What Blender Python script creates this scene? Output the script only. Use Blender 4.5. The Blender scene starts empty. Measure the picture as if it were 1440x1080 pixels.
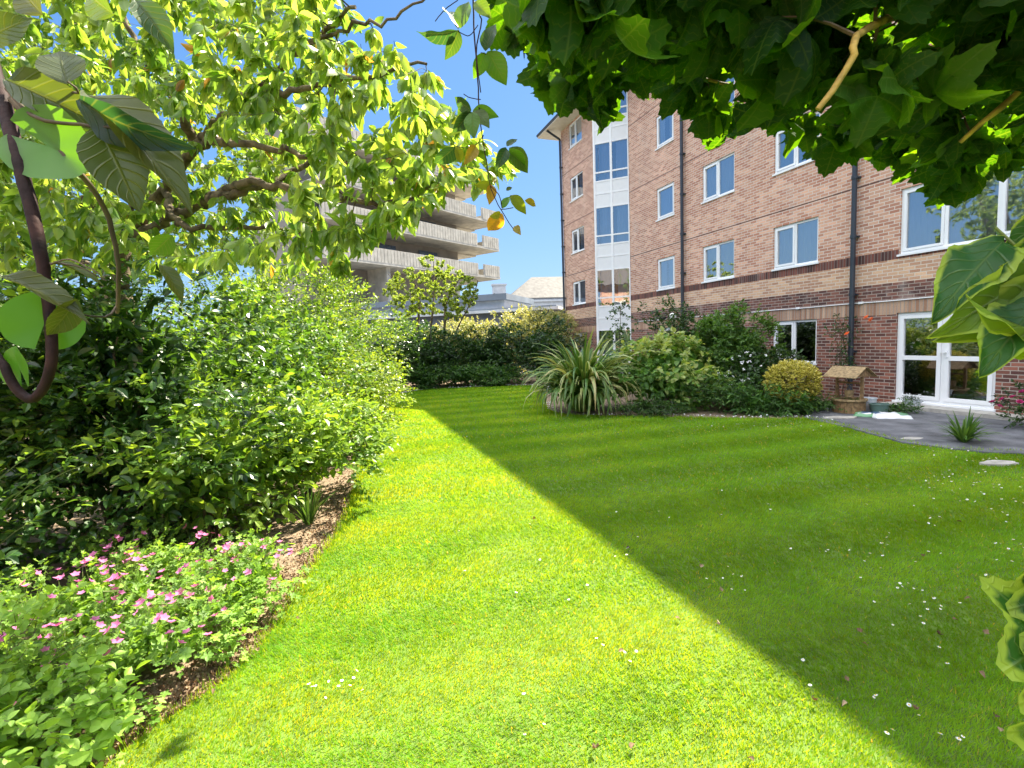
import bpy, math, random
import numpy as np
R = np.random.default_rng(7)
random.seed(7)
sc = bpy.context.scene
COL = sc.collection
PI = math.pi

# ------------------------------------------------------------------ camera
F, CX, CY, H = 700.0, 720.0, 540.0, 1.8
PITCH, ROLL, YAW = 0.0878076, -0.0366475, -0.336762
_f = np.array([0, math.cos(PITCH), -math.sin(PITCH)])
_up = np.array([0, math.sin(PITCH), math.cos(PITCH)])
_ri = np.array([1.0, 0, 0])
CR = math.cos(ROLL) * _ri + math.sin(ROLL) * _up
CU = -math.sin(ROLL) * _ri + math.cos(ROLL) * _up
EYE = np.array([0, 0, H])
UU = np.array([math.sin(YAW), math.cos(YAW), 0])
NN = np.array([math.cos(YAW), -math.sin(YAW), 0])
DF = 11.78

def at(x, y, d):
    """point of the garden seen at a photograph position, d metres in front"""
    return EYE + d * (CR * (x - CX) / F - CU * (y - CY) / F + _f)

def ground_at(x, y, z=0.0):
    r = CR * (x - CX) / F - CU * (y - CY) / F + _f
    return EYE + r * (z - H) / r[2]

cam = bpy.data.cameras.new('camera')
camo = bpy.data.objects.new('camera', cam)
COL.objects.link(camo)
cam.sensor_width = 36
cam.lens = 36 * F / 1440
cam.clip_start = 0.02
cam.clip_end = 4000
from mathutils import Matrix, Vector
m = Matrix(((CR[0], CU[0], -_f[0], 0), (CR[1], CU[1], -_f[1], 0), (CR[2], CU[2], -_f[2], H), (0, 0, 0, 1)))
camo.matrix_world = m
sc.camera = camo

# ------------------------------------------------------------------ object helpers
def nrm(a):
    a = np.asarray(a, float)
    return a / np.maximum(np.linalg.norm(a, axis=-1, keepdims=True), 1e-9)

class MB:
    """collects geometry, links it as ONE mesh object"""
    def __init__(self):
        self.V = []; self.F = []; self.n = 0; self.tint = []; self.luv = []; self.mi = []
    def add(self, V, F, tint=0.5, luv=None, mi=0):
        V = np.asarray(V, float).reshape(-1, 3)
        F = np.asarray(F, np.int64)
        self.V.append(V); self.F.append(F + self.n); self.n += len(V)
        self.tint.append(np.broadcast_to(np.asarray(tint, float), (len(V),)))
        self.luv.append(np.zeros((len(V), 3)) if luv is None else luv)
        self.mi.append(np.full(len(F), mi, np.int32))
        return self
    def box(self, a, b, mi=0, M=None):
        x0, y0, z0 = a; x1, y1, z1 = b
        V = np.array([(x, y, z) for x in (x0, x1) for y in (y0, y1) for z in (z0, z1)], float)
        if M is not None: V = V @ np.asarray(M[0]).T + np.asarray(M[1])
        return self.add(V, [(0, 1, 3, 2), (4, 6, 7, 5), (0, 4, 5, 1), (2, 3, 7, 6), (0, 2, 6, 4), (1, 5, 7, 3)], mi=mi)
    def tube(self, P, r, k=8, mi=0, cap=True, tint=0.5):
        P = np.asarray(P, float); n = len(P)
        r = np.broadcast_to(np.asarray(r, float), (n,))
        T = nrm(np.gradient(P, axis=0))
        a = np.array([0, 0, 1.0]) if abs(T[0][2]) < .9 else np.array([1.0, 0, 0])
        X = nrm(np.cross(T[0], a)); V = []
        for i in range(n):
            X = nrm(X - T[i] * (X @ T[i])); Y = np.cross(T[i], X)
            an = np.arange(k) * 2 * PI / k
            V.append(P[i] + r[i] * (np.cos(an)[:, None] * X + np.sin(an)[:, None] * Y))
        V = np.concatenate(V)
        i = np.arange(n - 1)[:, None] * k; j = np.arange(k)[None, :]; j2 = (j + 1) % k
        Fq = np.stack([i + j, i + j2, i + k + j2, i + k + j], -1).reshape(-1, 4)
        self.add(V, Fq, mi=mi, tint=tint)
        if cap:
            o = self.n - len(V)
            V2 = np.concatenate([V[:k], P[:1], V[-k:], P[-1:]])
            Ft = [(( q + 1) % k, q, k, k) for q in range(k)] + [(k + 1 + q, k + 1 + (q + 1) % k, 2 * k + 1, 2 * k + 1) for q in range(k)]
            self.add(V2, Ft, mi=mi, tint=tint)
        return self
    def lathe(self, prof, c=(0, 0, 0), k=20, mi=0, wob=0, sc_=(1, 1)):
        prof = np.asarray(prof, float); n = len(prof); an = np.arange(k) * 2 * PI / k
        V = np.concatenate([np.stack([r * np.cos(an) * sc_[0] + c[0], r * np.sin(an) * sc_[1] + c[1], np.full(k, z + c[2])], 1) for r, z in prof])
        i = np.arange(n - 1)[:, None] * k; j = np.arange(k)[None, :]; j2 = (j + 1) % k
        return self.add(V, np.stack([i + j, i + j2, i + k + j2, i + k + j], -1).reshape(-1, 4), mi=mi)
    def prism(self, poly, z0, z1, mi=0, axes='xy'):
        """extruded convex or simple polygon (fan through real ngon is avoided: triangulated by tessellate)"""
        from mathutils.geometry import tessellate_polygon
        n = len(poly)
        def pt(p, z):
            return (p[0], p[1], z) if axes == 'xy' else ((p[0], z, p[1]) if axes == 'xz' else (z, p[0], p[1]))
        V = [pt(p, z0) for p in poly] + [pt(p, z1) for p in poly]
        tr = tessellate_polygon([[Vector((p[0], p[1], 0)) for p in poly]])
        F = [(a, b, c, c) for a, b, c in tr] + [(c + n, b + n, a + n, a + n) for a, b, c in tr]
        F += [(i, (i + 1) % n, (i + 1) % n + n, i + n) for i in range(n)]
        return self.add(V, F, mi=mi)
    def build(self, name, mats, parent=None, smooth=False, recalc=False):
        me = bpy.data.meshes.new(name)
        V = np.concatenate(self.V).astype(np.float32)
        li = []; ls = []; c = 0; mi = np.concatenate(self.mi)
        for F in self.F:
            if F.shape[1] == 4:
                tri = F[:, 2] == F[:, 3]
                if tri.any():
                    cnt = np.where(tri, 3, 4)
                    mask = np.ones(F.shape, bool); mask[tri, 3] = False
                    li.append(F[mask]); st = c + np.concatenate([[0], np.cumsum(cnt)[:-1]]); ls.append(st); c += cnt.sum(); continue
            k = F.shape[1]
            li.append(F.ravel()); ls.append(c + np.arange(len(F)) * k); c += F.size
        li = np.concatenate(li).astype(np.int32); ls = np.concatenate(ls).astype(np.int32)
        me.vertices.add(len(V)); me.vertices.foreach_set('co', V.ravel())
        me.loops.add(len(li)); me.loops.foreach_set('vertex_index', li)
        me.polygons.add(len(ls)); me.polygons.foreach_set('loop_start', ls)
        me.polygons.foreach_set('material_index', mi)
        me.polygons.foreach_set('use_smooth', np.full(len(ls), bool(smooth)))
        me.update(calc_edges=True); me.validate()
        if recalc:
            import bmesh
            bm = bmesh.new(); bm.from_mesh(me)
            bmesh.ops.remove_doubles(bm, verts=bm.verts, dist=1e-5)
            bmesh.ops.recalc_face_normals(bm, faces=bm.faces); bm.to_mesh(me); bm.free()
        else:
            t = np.concatenate(self.tint).astype(np.float32)
            if t.min() != t.max() or any(l.any() for l in self.luv):
                a = me.attributes.new('tint', 'FLOAT', 'POINT'); a.data.foreach_set('value', t)
                l = np.concatenate(self.luv).astype(np.float32)
                if l.any():
                    a = me.attributes.new('luv', 'FLOAT_VECTOR', 'POINT'); a.data.foreach_set('vector', l.ravel())
        for mm in (mats if isinstance(mats, (list, tuple)) else [mats]): me.materials.append(mm)
        o = bpy.data.objects.new(name, me); COL.objects.link(o)
        if parent is not None: o.parent = parent
        return o

def tag(o, label=None, cat=None, group=None, kind=None):
    if label: o['label'] = label
    if cat: o['category'] = cat
    if group: o['group'] = group
    if kind: o['kind'] = kind
    return o

def thing(name, loc, rz, label, cat, group=None):
    o = bpy.data.objects.new(name, None); COL.objects.link(o)
    o.empty_display_size = .1
    o.location = loc; o.rotation_euler = (0, 0, rz)
    return tag(o, label, cat, group)

def bake(o):
    """moves the empty's rest point to its own base while children keep world coordinates"""
    return o

# ------------------------------------------------------------------ materials
def newmat(name):
    mt = bpy.data.materials.new(name); mt.use_nodes = True
    nt = mt.node_tree
    for n in list(nt.nodes): nt.nodes.remove(n)
    out = nt.nodes.new('ShaderNodeOutputMaterial')
    return mt, nt, out
def N(nt, t, **kw):
    n = nt.nodes.new(t)
    for k, v in kw.items():
        if k in n.inputs: n.inputs[k].default_value = v
        else: setattr(n, k, v)
    return n
def L(nt, a, b): nt.links.new(a, b)
def rgb(c): return (c[0], c[1], c[2], 1)
def ramp(nt, stops, interp='LINEAR'):
    r = nt.nodes.new('ShaderNodeValToRGB'); r.color_ramp.interpolation = interp
    e = r.color_ramp.elements
    while len(e) < len(stops): e.new(.5)
    for q, (p, c) in zip(e, stops): q.position = p; q.color = rgb(c)
    return r

def plain(name, c, rough=.6, var=.12, scale=6.0, metallic=0, spec=.5, bump=0.0, c2=None, bscale=60):
    mt, nt, out = newmat(name)
    b = N(nt, 'ShaderNodeBsdfPrincipled', Roughness=rough, Metallic=metallic)
    b.inputs['Specular IOR Level'].default_value = spec
    tc = N(nt, 'ShaderNodeTexCoord')
    no = N(nt, 'ShaderNodeTexNoise', Scale=scale, Detail=6.0); L(nt, tc.outputs['Object'], no.inputs['Vector'])
    c2 = c2 or tuple(max(0, v * (1 - 2 * var)) for v in c)
    rp = ramp(nt, [(.3, c2), (.7, tuple(v * (1 + var) for v in c))])
    L(nt, no.outputs['Fac'], rp.inputs['Fac']); L(nt, rp.outputs['Color'], b.inputs['Base Color'])
    if bump:
        n2 = N(nt, 'ShaderNodeTexNoise', Scale=float(bscale), Detail=5.0); L(nt, tc.outputs['Object'], n2.inputs['Vector'])
        bp = N(nt, 'ShaderNodeBump', Strength=bump, Distance=.01); L(nt, n2.outputs['Fac'], bp.inputs['Height']); L(nt, bp.outputs['Normal'], b.inputs['Normal'])
    L(nt, b.outputs['BSDF'], out.inputs['Surface'])
    return mt

def leafmat(name, stops, rough=.42, trans=.42, tboost=(1.25, 1.15, .5), veins=0, veincol=(.3, .4, .1), spec=.5, bump=0.0, margin=None):
    mt, nt, out = newmat(name)
    at_ = N(nt, 'ShaderNodeAttribute', attribute_name='tint')
    rp = ramp(nt, stops); L(nt, at_.outputs['Fac'], rp.inputs['Fac'])
    col = rp.outputs['Color']
    tc = N(nt, 'ShaderNodeTexCoord')
    height = None
    if veins:
        lu = N(nt, 'ShaderNodeAttribute', attribute_name='luv')
        sp = N(nt, 'ShaderNodeSeparateXYZ'); L(nt, lu.outputs['Vector'], sp.inputs[0])
        ab = N(nt, 'ShaderNodeMath', operation='ABSOLUTE'); L(nt, sp.outputs[0], ab.inputs[0])
        # midrib
        mr = N(nt, 'ShaderNodeMapRange'); mr.inputs['From Min'].default_value = .0; mr.inputs['From Max'].default_value = .07
        mr.inputs['To Min'].default_value = 1; mr.inputs['To Max'].default_value = 0
        L(nt, ab.outputs[0], mr.inputs[0])
        # side veins: fract(t*veins - |s|*1.6)
        m1 = N(nt, 'ShaderNodeMath', operation='MULTIPLY'); L(nt, sp.outputs[1], m1.inputs[0]); m1.inputs[1].default_value = veins
        m2 = N(nt, 'ShaderNodeMath', operation='MULTIPLY'); L(nt, ab.outputs[0], m2.inputs[0]); m2.inputs[1].default_value = 2.0
        m3 = N(nt, 'ShaderNodeMath', operation='SUBTRACT'); L(nt, m1.outputs[0], m3.inputs[0]); L(nt, m2.outputs[0], m3.inputs[1])
        pp = N(nt, 'ShaderNodeMath', operation='PINGPONG'); L(nt, m3.outputs[0], pp.inputs[0]); pp.inputs[1].default_value = .5
        m4 = N(nt, 'ShaderNodeMapRange'); m4.inputs['From Min'].default_value = 0; m4.inputs['From Max'].default_value = .12
        m4.inputs['To Min'].default_value = .7; m4.inputs['To Max'].default_value = 0
        L(nt, pp.outputs[0], m4.inputs[0])
        mx = N(nt, 'ShaderNodeMath', operation='MAXIMUM'); L(nt, mr.outputs[0], mx.inputs[0]); L(nt, m4.outputs[0], mx.inputs[1])
        ms = N(nt, 'ShaderNodeMath', operation='MULTIPLY'); L(nt, mx.outputs[0], ms.inputs[0]); ms.inputs[1].default_value = .45
        mix = N(nt, 'ShaderNodeMixRGB'); L(nt, ms.outputs[0], mix.inputs[0]); L(nt, col, mix.inputs[1]); mix.inputs[2].default_value = rgb(veincol)
        col = mix.outputs[0]; height = mx.outputs[0]
        if margin:
            nz = N(nt, 'ShaderNodeTexNoise', Scale=30.0); L(nt, tc.outputs['Object'], nz.inputs['Vector'])
            ad = N(nt, 'ShaderNodeMath', operation='MULTIPLY_ADD'); L(nt, nz.outputs['Fac'], ad.inputs[0]); ad.inputs[1].default_value = .5
            L(nt, sp.outputs[2], ad.inputs[2])
            g = N(nt, 'ShaderNodeMapRange'); g.inputs['From Min'].default_value = 1.0; g.inputs['From Max'].default_value = 1.12
            L(nt, ad.outputs[0], g.inputs[0])
            mix2 = N(nt, 'ShaderNodeMixRGB'); L(nt, g.outputs[0], mix2.inputs[0]); L(nt, col, mix2.inputs[1]); mix2.inputs[2].default_value = rgb(margin)
            col = mix2.outputs[0]
    no = N(nt, 'ShaderNodeTexNoise', Scale=9.0, Detail=3.0); L(nt, tc.outputs['Object'], no.inputs['Vector'])
    hs = N(nt, 'ShaderNodeHueSaturation'); L(nt, col, hs.inputs['Color'])
    mv = N(nt, 'ShaderNodeMapRange'); mv.inputs['To Min'].default_value = .75; mv.inputs['To Max'].default_value = 1.25
    L(nt, no.outputs['Fac'], mv.inputs[0]); L(nt, mv.outputs[0], hs.inputs['Value'])
    b = N(nt, 'ShaderNodeBsdfPrincipled', Roughness=rough); b.inputs['Specular IOR Level'].default_value = spec
    L(nt, hs.outputs[0], b.inputs['Base Color'])
    tb = N(nt, 'ShaderNodeMixRGB', blend_type='MULTIPLY'); tb.inputs[0].default_value = 1; tb.inputs[2].default_value = rgb([v * 2.0 for v in tboost])
    L(nt, hs.outputs[0], tb.inputs[1])
    tr = N(nt, 'ShaderNodeBsdfTranslucent'); L(nt, tb.outputs[0], tr.inputs['Color'])
    if height is not None and bump:
        bp = N(nt, 'ShaderNodeBump', Strength=bump, Distance=.003); L(nt, height, bp.inputs['Height']); L(nt, bp.outputs['Normal'], b.inputs['Normal'])
    ms_ = N(nt, 'ShaderNodeMixShader'); ms_.inputs[0].default_value = trans
    L(nt, b.outputs[0], ms_.inputs[1]); L(nt, tr.outputs[0], ms_.inputs[2]); L(nt, ms_.outputs[0], out.inputs['Surface'])
    return mt

def brickmat(name, c1, c2, mortar, soldier=False, dark=.0, vsc=1.0):
    mt, nt, out = newmat(name)
    tc = N(nt, 'ShaderNodeTexCoord'); sp = N(nt, 'ShaderNodeSeparateXYZ'); L(nt, tc.outputs['Object'], sp.inputs[0])
    ad = N(nt, 'ShaderNodeMath', operation='ADD'); L(nt, sp.outputs[0], ad.inputs[0]); L(nt, sp.outputs[1], ad.inputs[1])
    cb = N(nt, 'ShaderNodeCombineXYZ')
    if soldier: L(nt, sp.outputs[2], cb.inputs[0]); L(nt, ad.outputs[0], cb.inputs[1])
    else: L(nt, ad.outputs[0], cb.inputs[0]); L(nt, sp.outputs[2], cb.inputs[1])
    br = N(nt, 'ShaderNodeTexBrick', Scale=1.0)
    br.offset = 0.0 if soldier else .5
    br.inputs['Brick Width'].default_value = .9 if soldier else .225
    br.inputs['Row Height'].default_value = .075
    br.inputs['Mortar Size'].default_value = .0085
    br.inputs['Mortar Smooth'].default_value = .15
    br.inputs['Bias'].default_value = -.1
    br.inputs['Color1'].default_value = (0, 0, 0, 1); br.inputs['Color2'].default_value = (1, 1, 1, 1); br.inputs['Mortar'].default_value = (.5, .5, .5, 1)
    L(nt, cb.outputs[0], br.inputs['Vector'])
    rp = ramp(nt, [(0, c1), (.35, tuple((a * .6 + b * .4) for a, b in zip(c1, c2))), (.75, c2), (1, tuple(v * 1.18 for v in c2))]); L(nt, br.outputs['Color'], rp.inputs['Fac'])
    mp = N(nt, 'ShaderNodeMapping'); mp.inputs['Scale'].default_value = ((.35, 1, 1) if soldier else (1, .35, 1)); L(nt, cb.outputs[0], mp.inputs['Vector'])
    n1 = N(nt, 'ShaderNodeTexNoise', Scale=.9, Detail=6.0); L(nt, mp.outputs[0], n1.inputs['Vector'])
    n2 = N(nt, 'ShaderNodeTexNoise', Scale=40.0, Detail=4.0); L(nt, cb.outputs[0], n2.inputs['Vector'])
    ml = N(nt, 'ShaderNodeMath', operation='MULTIPLY_ADD'); L(nt, n2.outputs['Fac'], ml.inputs[0]); ml.inputs[1].default_value = .5; ml.inputs[2].default_value = .5
    m2 = N(nt, 'ShaderNodeMath', operation='MULTIPLY_ADD'); L(nt, n1.outputs['Fac'], m2.inputs[0]); m2.inputs[1].default_value = .6; L(nt, ml.outputs[0], m2.inputs[2])
    hs = N(nt, 'ShaderNodeHueSaturation'); L(nt, rp.outputs[0], hs.inputs['Color']); L(nt, m2.outputs[0], hs.inputs['Value'])
    mx = N(nt, 'ShaderNodeMixRGB'); L(nt, br.outputs['Fac'], mx.inputs[0]); L(nt, hs.outputs[0], mx.inputs[1]); mx.inputs[2].default_value = rgb(mortar)
    n3 = N(nt, 'ShaderNodeTexNoise', Scale=1.7, Detail=7.0, Roughness=.7); L(nt, mp.outputs[0], n3.inputs['Vector'])
    ef = N(nt, 'ShaderNodeMapRange'); ef.inputs['From Min'].default_value = .56; ef.inputs['From Max'].default_value = .74; ef.inputs['To Max'].default_value = .38; L(nt, n3.outputs['Fac'], ef.inputs[0])
    mw = N(nt, 'ShaderNodeMixRGB'); L(nt, ef.outputs[0], mw.inputs[0]); L(nt, mx.outputs[0], mw.inputs[1]); mw.inputs[2].default_value = (.60, .56, .50, 1)
    b = N(nt, 'ShaderNodeBsdfPrincipled', Roughness=.85); L(nt, mw.outputs[0], b.inputs['Base Color'])
    iv = N(nt, 'ShaderNodeMath', operation='SUBTRACT'); iv.inputs[0].default_value = 1; L(nt, br.outputs['Fac'], iv.inputs[1])
    bp = N(nt, 'ShaderNodeBump', Strength=.7, Distance=.008); L(nt, iv.outputs[0], bp.inputs['Height']); L(nt, bp.outputs[0], b.inputs['Normal'])
    L(nt, b.outputs[0], out.inputs['Surface'])
    return mt

def glassmat(name, tint=(.9, .95, 1), refl=1.0):
    mt, nt, out = newmat(name)
    fr = N(nt, 'ShaderNodeFresnel', IOR=2.3)
    ml = N(nt, 'ShaderNodeMath', operation='MULTIPLY'); L(nt, fr.outputs[0], ml.inputs[0]); ml.inputs[1].default_value = refl * 2.3; ml.use_clamp = True
    gl = N(nt, 'ShaderNodeBsdfGlossy', Roughness=.015); gl.inputs['Color'].default_value = (1, 1, 1, 1)
    tr = N(nt, 'ShaderNodeBsdfTransparent'); tr.inputs['Color'].default_value = rgb(tint)
    tc = N(nt, 'ShaderNodeTexCoord'); no = N(nt, 'ShaderNodeTexNoise', Scale=1.3); L(nt, tc.outputs['Object'], no.inputs['Vector'])
    bp = N(nt, 'ShaderNodeBump', Strength=.06, Distance=.05); L(nt, no.outputs['Fac'], bp.inputs['Height']); L(nt, bp.outputs[0], gl.inputs['Normal'])
    ms = N(nt, 'ShaderNodeMixShader'); L(nt, ml.outputs[0], ms.inputs[0]); L(nt, tr.outputs[0], ms.inputs[1]); L(nt, gl.outputs[0], ms.inputs[2])
    L(nt, ms.outputs[0], out.inputs['Surface'])
    return mt

M = {}
M['brick_buff'] = brickmat('brick_buff', (.44, .23, .14), (.64, .40, .25), (.68, .60, .50))
M['brick_pink'] = brickmat('brick_pink', (.43, .19, .12), (.63, .36, .245), (.70, .62, .54))
M['brick_dark'] = brickmat('brick_dark', (.075, .033, .030), (.21, .085, .06), (.38, .31, .26))
M['brick_red'] = brickmat('brick_red', (.10, .04, .032), (.28, .105, .07), (.42, .35, .29))
M['sold_pale'] = brickmat('soldier_pale', (.34, .18, .11), (.52, .34, .23), (.36, .31, .27), True)
M['sold_dark'] = brickmat('soldier_dark', (.06, .025, .022), (.20, .065, .045), (.2, .16, .14), True)
M['line'] = plain('joint', (.05, .04, .04), .9)
M['upvc'] = plain('white_upvc', (.86, .87, .88), .6, .01)
M['panel'] = plain('white_panel', (.78, .79, .80), .75, .015)
M['glass'] = glassmat('window_glass')
M['curtain'] = plain('net_curtain', (.90, .90, .88), .9, .02, 2)
M['curtain_cream'] = plain('cream_curtain', (.82, .76, .58), .9, .03, 2)
M['curtain_blue'] = plain('blue_curtain', (.50, .64, .85), .9, .03, 2)
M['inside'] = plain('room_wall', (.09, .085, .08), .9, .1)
M['pipe'] = plain('grey_pipe', (.035, .045, .06), .35, .1)
M['soffit'] = plain('cream_soffit', (.66, .58, .46), .6, .05)
M['roof'] = plain('roof_tile', (.10, .085, .08), .8, .2, 12, bump=.5)
M['tarmac'] = plain('tarmac', (.15, .155, .17), .9, .25, 3, bump=.6, bscale=250)
M['slab'] = plain('stone_slab', (.42, .40, .36), .85, .15, 8, bump=.3)
M['soil'] = plain('soil', (.24, .175, .115), .95, .25, 16, bump=1.0, bscale=45)
M['mulch'] = plain('dry_soil', (.30, .22, .14), .95, .3, 30, bump=1.0, bscale=90)
M['far_ground'] = plain('far_ground', (.12, .12, .11), .95, .2, .3)
M['lawn'] = plain('lawn_base', (.11, .19, .02), .9, .15, 9, bump=.8, bscale=150)
M['bark'] = plain('cherry_bark', (.17, .135, .09), .85, .4, 10, bump=1.0, bscale=70, c2=(.035, .026, .018), spec=.2)
M['twig'] = plain('twig_bark', (.10, .07, .04), .8, .3, 20)
M['darkstem'] = plain('dark_vine_bark', (.030, .012, .010), .7, .4, 40, bump=.15, spec=.2, bscale=200)
M['greenstem'] = plain('green_stem', (.15, .20, .05), .6, .2, 20)
M['yellowstem'] = plain('ochre_stem', (.42, .28, .06), .7, .3, 30, bump=.4)
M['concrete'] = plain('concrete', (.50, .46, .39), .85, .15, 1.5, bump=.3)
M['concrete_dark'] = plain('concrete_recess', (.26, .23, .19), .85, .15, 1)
M['greyroof'] = plain('grey_felt_roof', (.16, .19, .23), .7, .15, .8)
M['greywall'] = plain('grey_render', (.13, .14, .16), .8, .15, 1)
M['white'] = plain('white_render', (.55, .57, .60), .7, .08, 2)
M['slate'] = plain('pale_slate', (.10, .095, .09), .7, .25, 2)
M['bluesign'] = plain('blue_board', (.012, .04, .38), .4, .05)
M['oldglass'] = plain('dull_glass', (.10, .13, .17), .15, .2)
M['wood'] = plain('treated_wood', (.27, .17, .08), .75, .25, 20, bump=.4)
M['wood_roof'] = plain('weathered_wood', (.34, .24, .12), .75, .25, 20, bump=.4)
M['bucket_w'] = plain('white_plastic', (.62, .66, .70), .35, .08)
M['pot_green'] = plain('green_glaze', (.13, .22, .19), .35, .15)
M['bag'] = plain('white_bag', (.74, .76, .78), .3, .06)
M['bag_green'] = plain('green_bag', (.12, .30, .14), .3, .1)
M['bag_blue'] = plain('dark_blue_print', (.05, .11, .20), .3, .1)
M['black'] = plain('black_plastic', (.012, .013, .015), .3, .1)
M['globe'] = plain('lamp_globe', (.85, .85, .80), .3, .03)
M['petal_w'] = plain('white_petals', (.80, .82, .84), .7, .05)
M['petal_p'] = leafmat('pink_petals', [(0, (.62, .20, .42)), (.6, (.74, .30, .54)), (1, (.80, .45, .66))], .7, .4, (1.0, .7, .8))
M['petal_m'] = leafmat('magenta_petals', [(0, (.38, .02, .12)), (1, (.58, .06, .25))], .7, .3, (1, .5, .8))
M['petal_o'] = leafmat('orange_petals', [(0, (.75, .16, .05)), (1, (.8, .25, .08))], .7, .3, (1, .8, .5))
M['yolk'] = plain('yellow_centre', (.75, .5, .03), .8, .1)
M['dead'] = leafmat('dead_leaf', [(0, (.09, .05, .028)), (.6, (.20, .13, .075)), (1, (.38, .29, .19))], .8, .15, (1, .8, .5))

def grn(d, m_, l, hi=None):
    return [(0, d), (.5, m_), (.9, l), (1, hi or l)]
M['grass'] = leafmat('grass_blades', grn((.078, .24, .012), (.13, .325, .018), (.22, .40, .028), (.33, .38, .07)), .6, .42, (2.2, 1.05, .3), spec=.12)
M['cherry'] = leafmat('cherry_leaves', [(0, (.055, .13, .025)), (.35, (.13, .22, .045)), (.8, (.24, .31, .075)), (.97, (.32, .35, .10)), (1, (.34, .16, .04))], .34, .48, (1.35, 1.3, .5), veins=9, veincol=(.16, .2, .05))
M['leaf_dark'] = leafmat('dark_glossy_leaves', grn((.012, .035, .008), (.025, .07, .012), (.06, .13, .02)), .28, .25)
M['leaf_priv'] = leafmat('privet_leaves', grn((.025, .065, .008), (.07, .14, .014), (.19, .26, .03)), .34, .38)
M['leaf_rose'] = leafmat('rose_leaves', grn((.03, .075, .010), (.08, .17, .02), (.19, .29, .035)), .4, .38)
M['leaf_yel'] = leafmat('golden_leaves', [(0, (.16, .17, .02)), (.5, (.38, .34, .05)), (1, (.62, .56, .16))], .45, .3, (1, 1, .6))
M['leaf_pier'] = leafmat('pale_tipped_leaves', [(0, (.04, .08, .015)), (.5, (.14, .18, .04)), (1, (.40, .38, .17))], .35, .3)
M['leaf_green'] = leafmat('mid_green_leaves', grn((.02, .065, .014), (.045, .12, .02), (.09, .18, .03)), .45, .35)
M['leaf_hyd'] = leafmat('hydrangea_leaves', grn((.035, .10, .02), (.075, .18, .03), (.15, .27, .05), (.30, .36, .12)), .5, .38)
M['leaf_acer'] = leafmat('light_tree_leaves', grn((.07, .12, .02), (.13, .20, .03), (.22, .28, .05)), .45, .45)
M['leaf_ger'] = leafmat('geranium_leaves', grn((.06, .13, .02), (.13, .25, .03), (.23, .38, .05)), .55, .35)
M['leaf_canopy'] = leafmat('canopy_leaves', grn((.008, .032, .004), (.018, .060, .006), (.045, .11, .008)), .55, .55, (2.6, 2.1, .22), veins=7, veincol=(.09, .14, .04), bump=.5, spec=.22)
M['leaf_vine'] = leafmat('vine_leaves', [(0, (.015, .05, .03)), (.25, (.03, .08, .02)), (.5, (.06, .075, .014)), (.82, (.075, .20, .016)), (.93, (.24, .17, .02)), (1, (.42, .20, .03))], .42, .42, (1.3, 1.15, .3), veins=8, veincol=(.16, .17, .05), bump=.5)
M['leaf_var'] = leafmat('variegated_leaves', grn((.02, .075, .02), (.04, .11, .02), (.12, .20, .02)), .35, .42, (1.5, 1.3, .4), veins=7, veincol=(.16, .22, .10), bump=.6, margin=(.24, .33, .05), spec=.22)
M['flax'] = leafmat('flax_blades', [(0, (.03, .09, .018)), (.5, (.09, .18, .03)), (.9, (.42, .44, .18)), (1, (.36, .25, .11))], .38, .2, veins=0)

# ------------------------------------------------------------------ leaf templates
def T_leaf(nt=5, ns=1, w=.25, fold=.35, curl=.2, shape=1.0, serr=0.0, wave=0.0, tipsharp=1.3):
    """unit length leaf along +Y, normal +Z"""
    t = np.linspace(0, 1, nt + 1); s = np.linspace(-1, 1, 2 * ns + 1)
    W = w * np.sin(PI * t ** shape) ** .8 * (1 - .25 * t ** 3)
    W[0] = .01; W[-1] = 0.003
    if serr: W = W * (1 + serr * np.where(np.arange(nt + 1) % 2, 1, -1))
    V = []; U = []
    for i, tt in enumerate(t):
        for q in s:
            x = q * W[i]
            V.append((x, tt - serr * .0, abs(q) * W[i] * fold - curl * tt * tt + wave * math.sin(tt * 14 + q * 2) * abs(q)))
            U.append((q, tt, abs(q)))
    k = 2 * ns + 1; Fc = []
    for i in range(nt):
        for j in range(2 * ns): Fc.append((i * k + j, i * k + j + 1, (i + 1) * k + j + 1, (i + 1) * k + j))
    return np.array(V), np.array(Fc), np.array(U)
def T_dia(w=.28, fold=.3, curl=.1):
    V = np.array([(0, 0, 0), (-w, .45, fold * w), (0, .5, 0), (w, .45, fold * w), (0, 1, -curl)], float)
    return V, np.array([(0, 2, 1, 1), (0, 3, 2, 2), (1, 2, 4, 4), (2, 3, 4, 4)]), np.array([(0, 0, 0), (-1, .45, 1), (0, .5, 0), (1, .45, 1), (0, 1, 1)], float)
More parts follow.
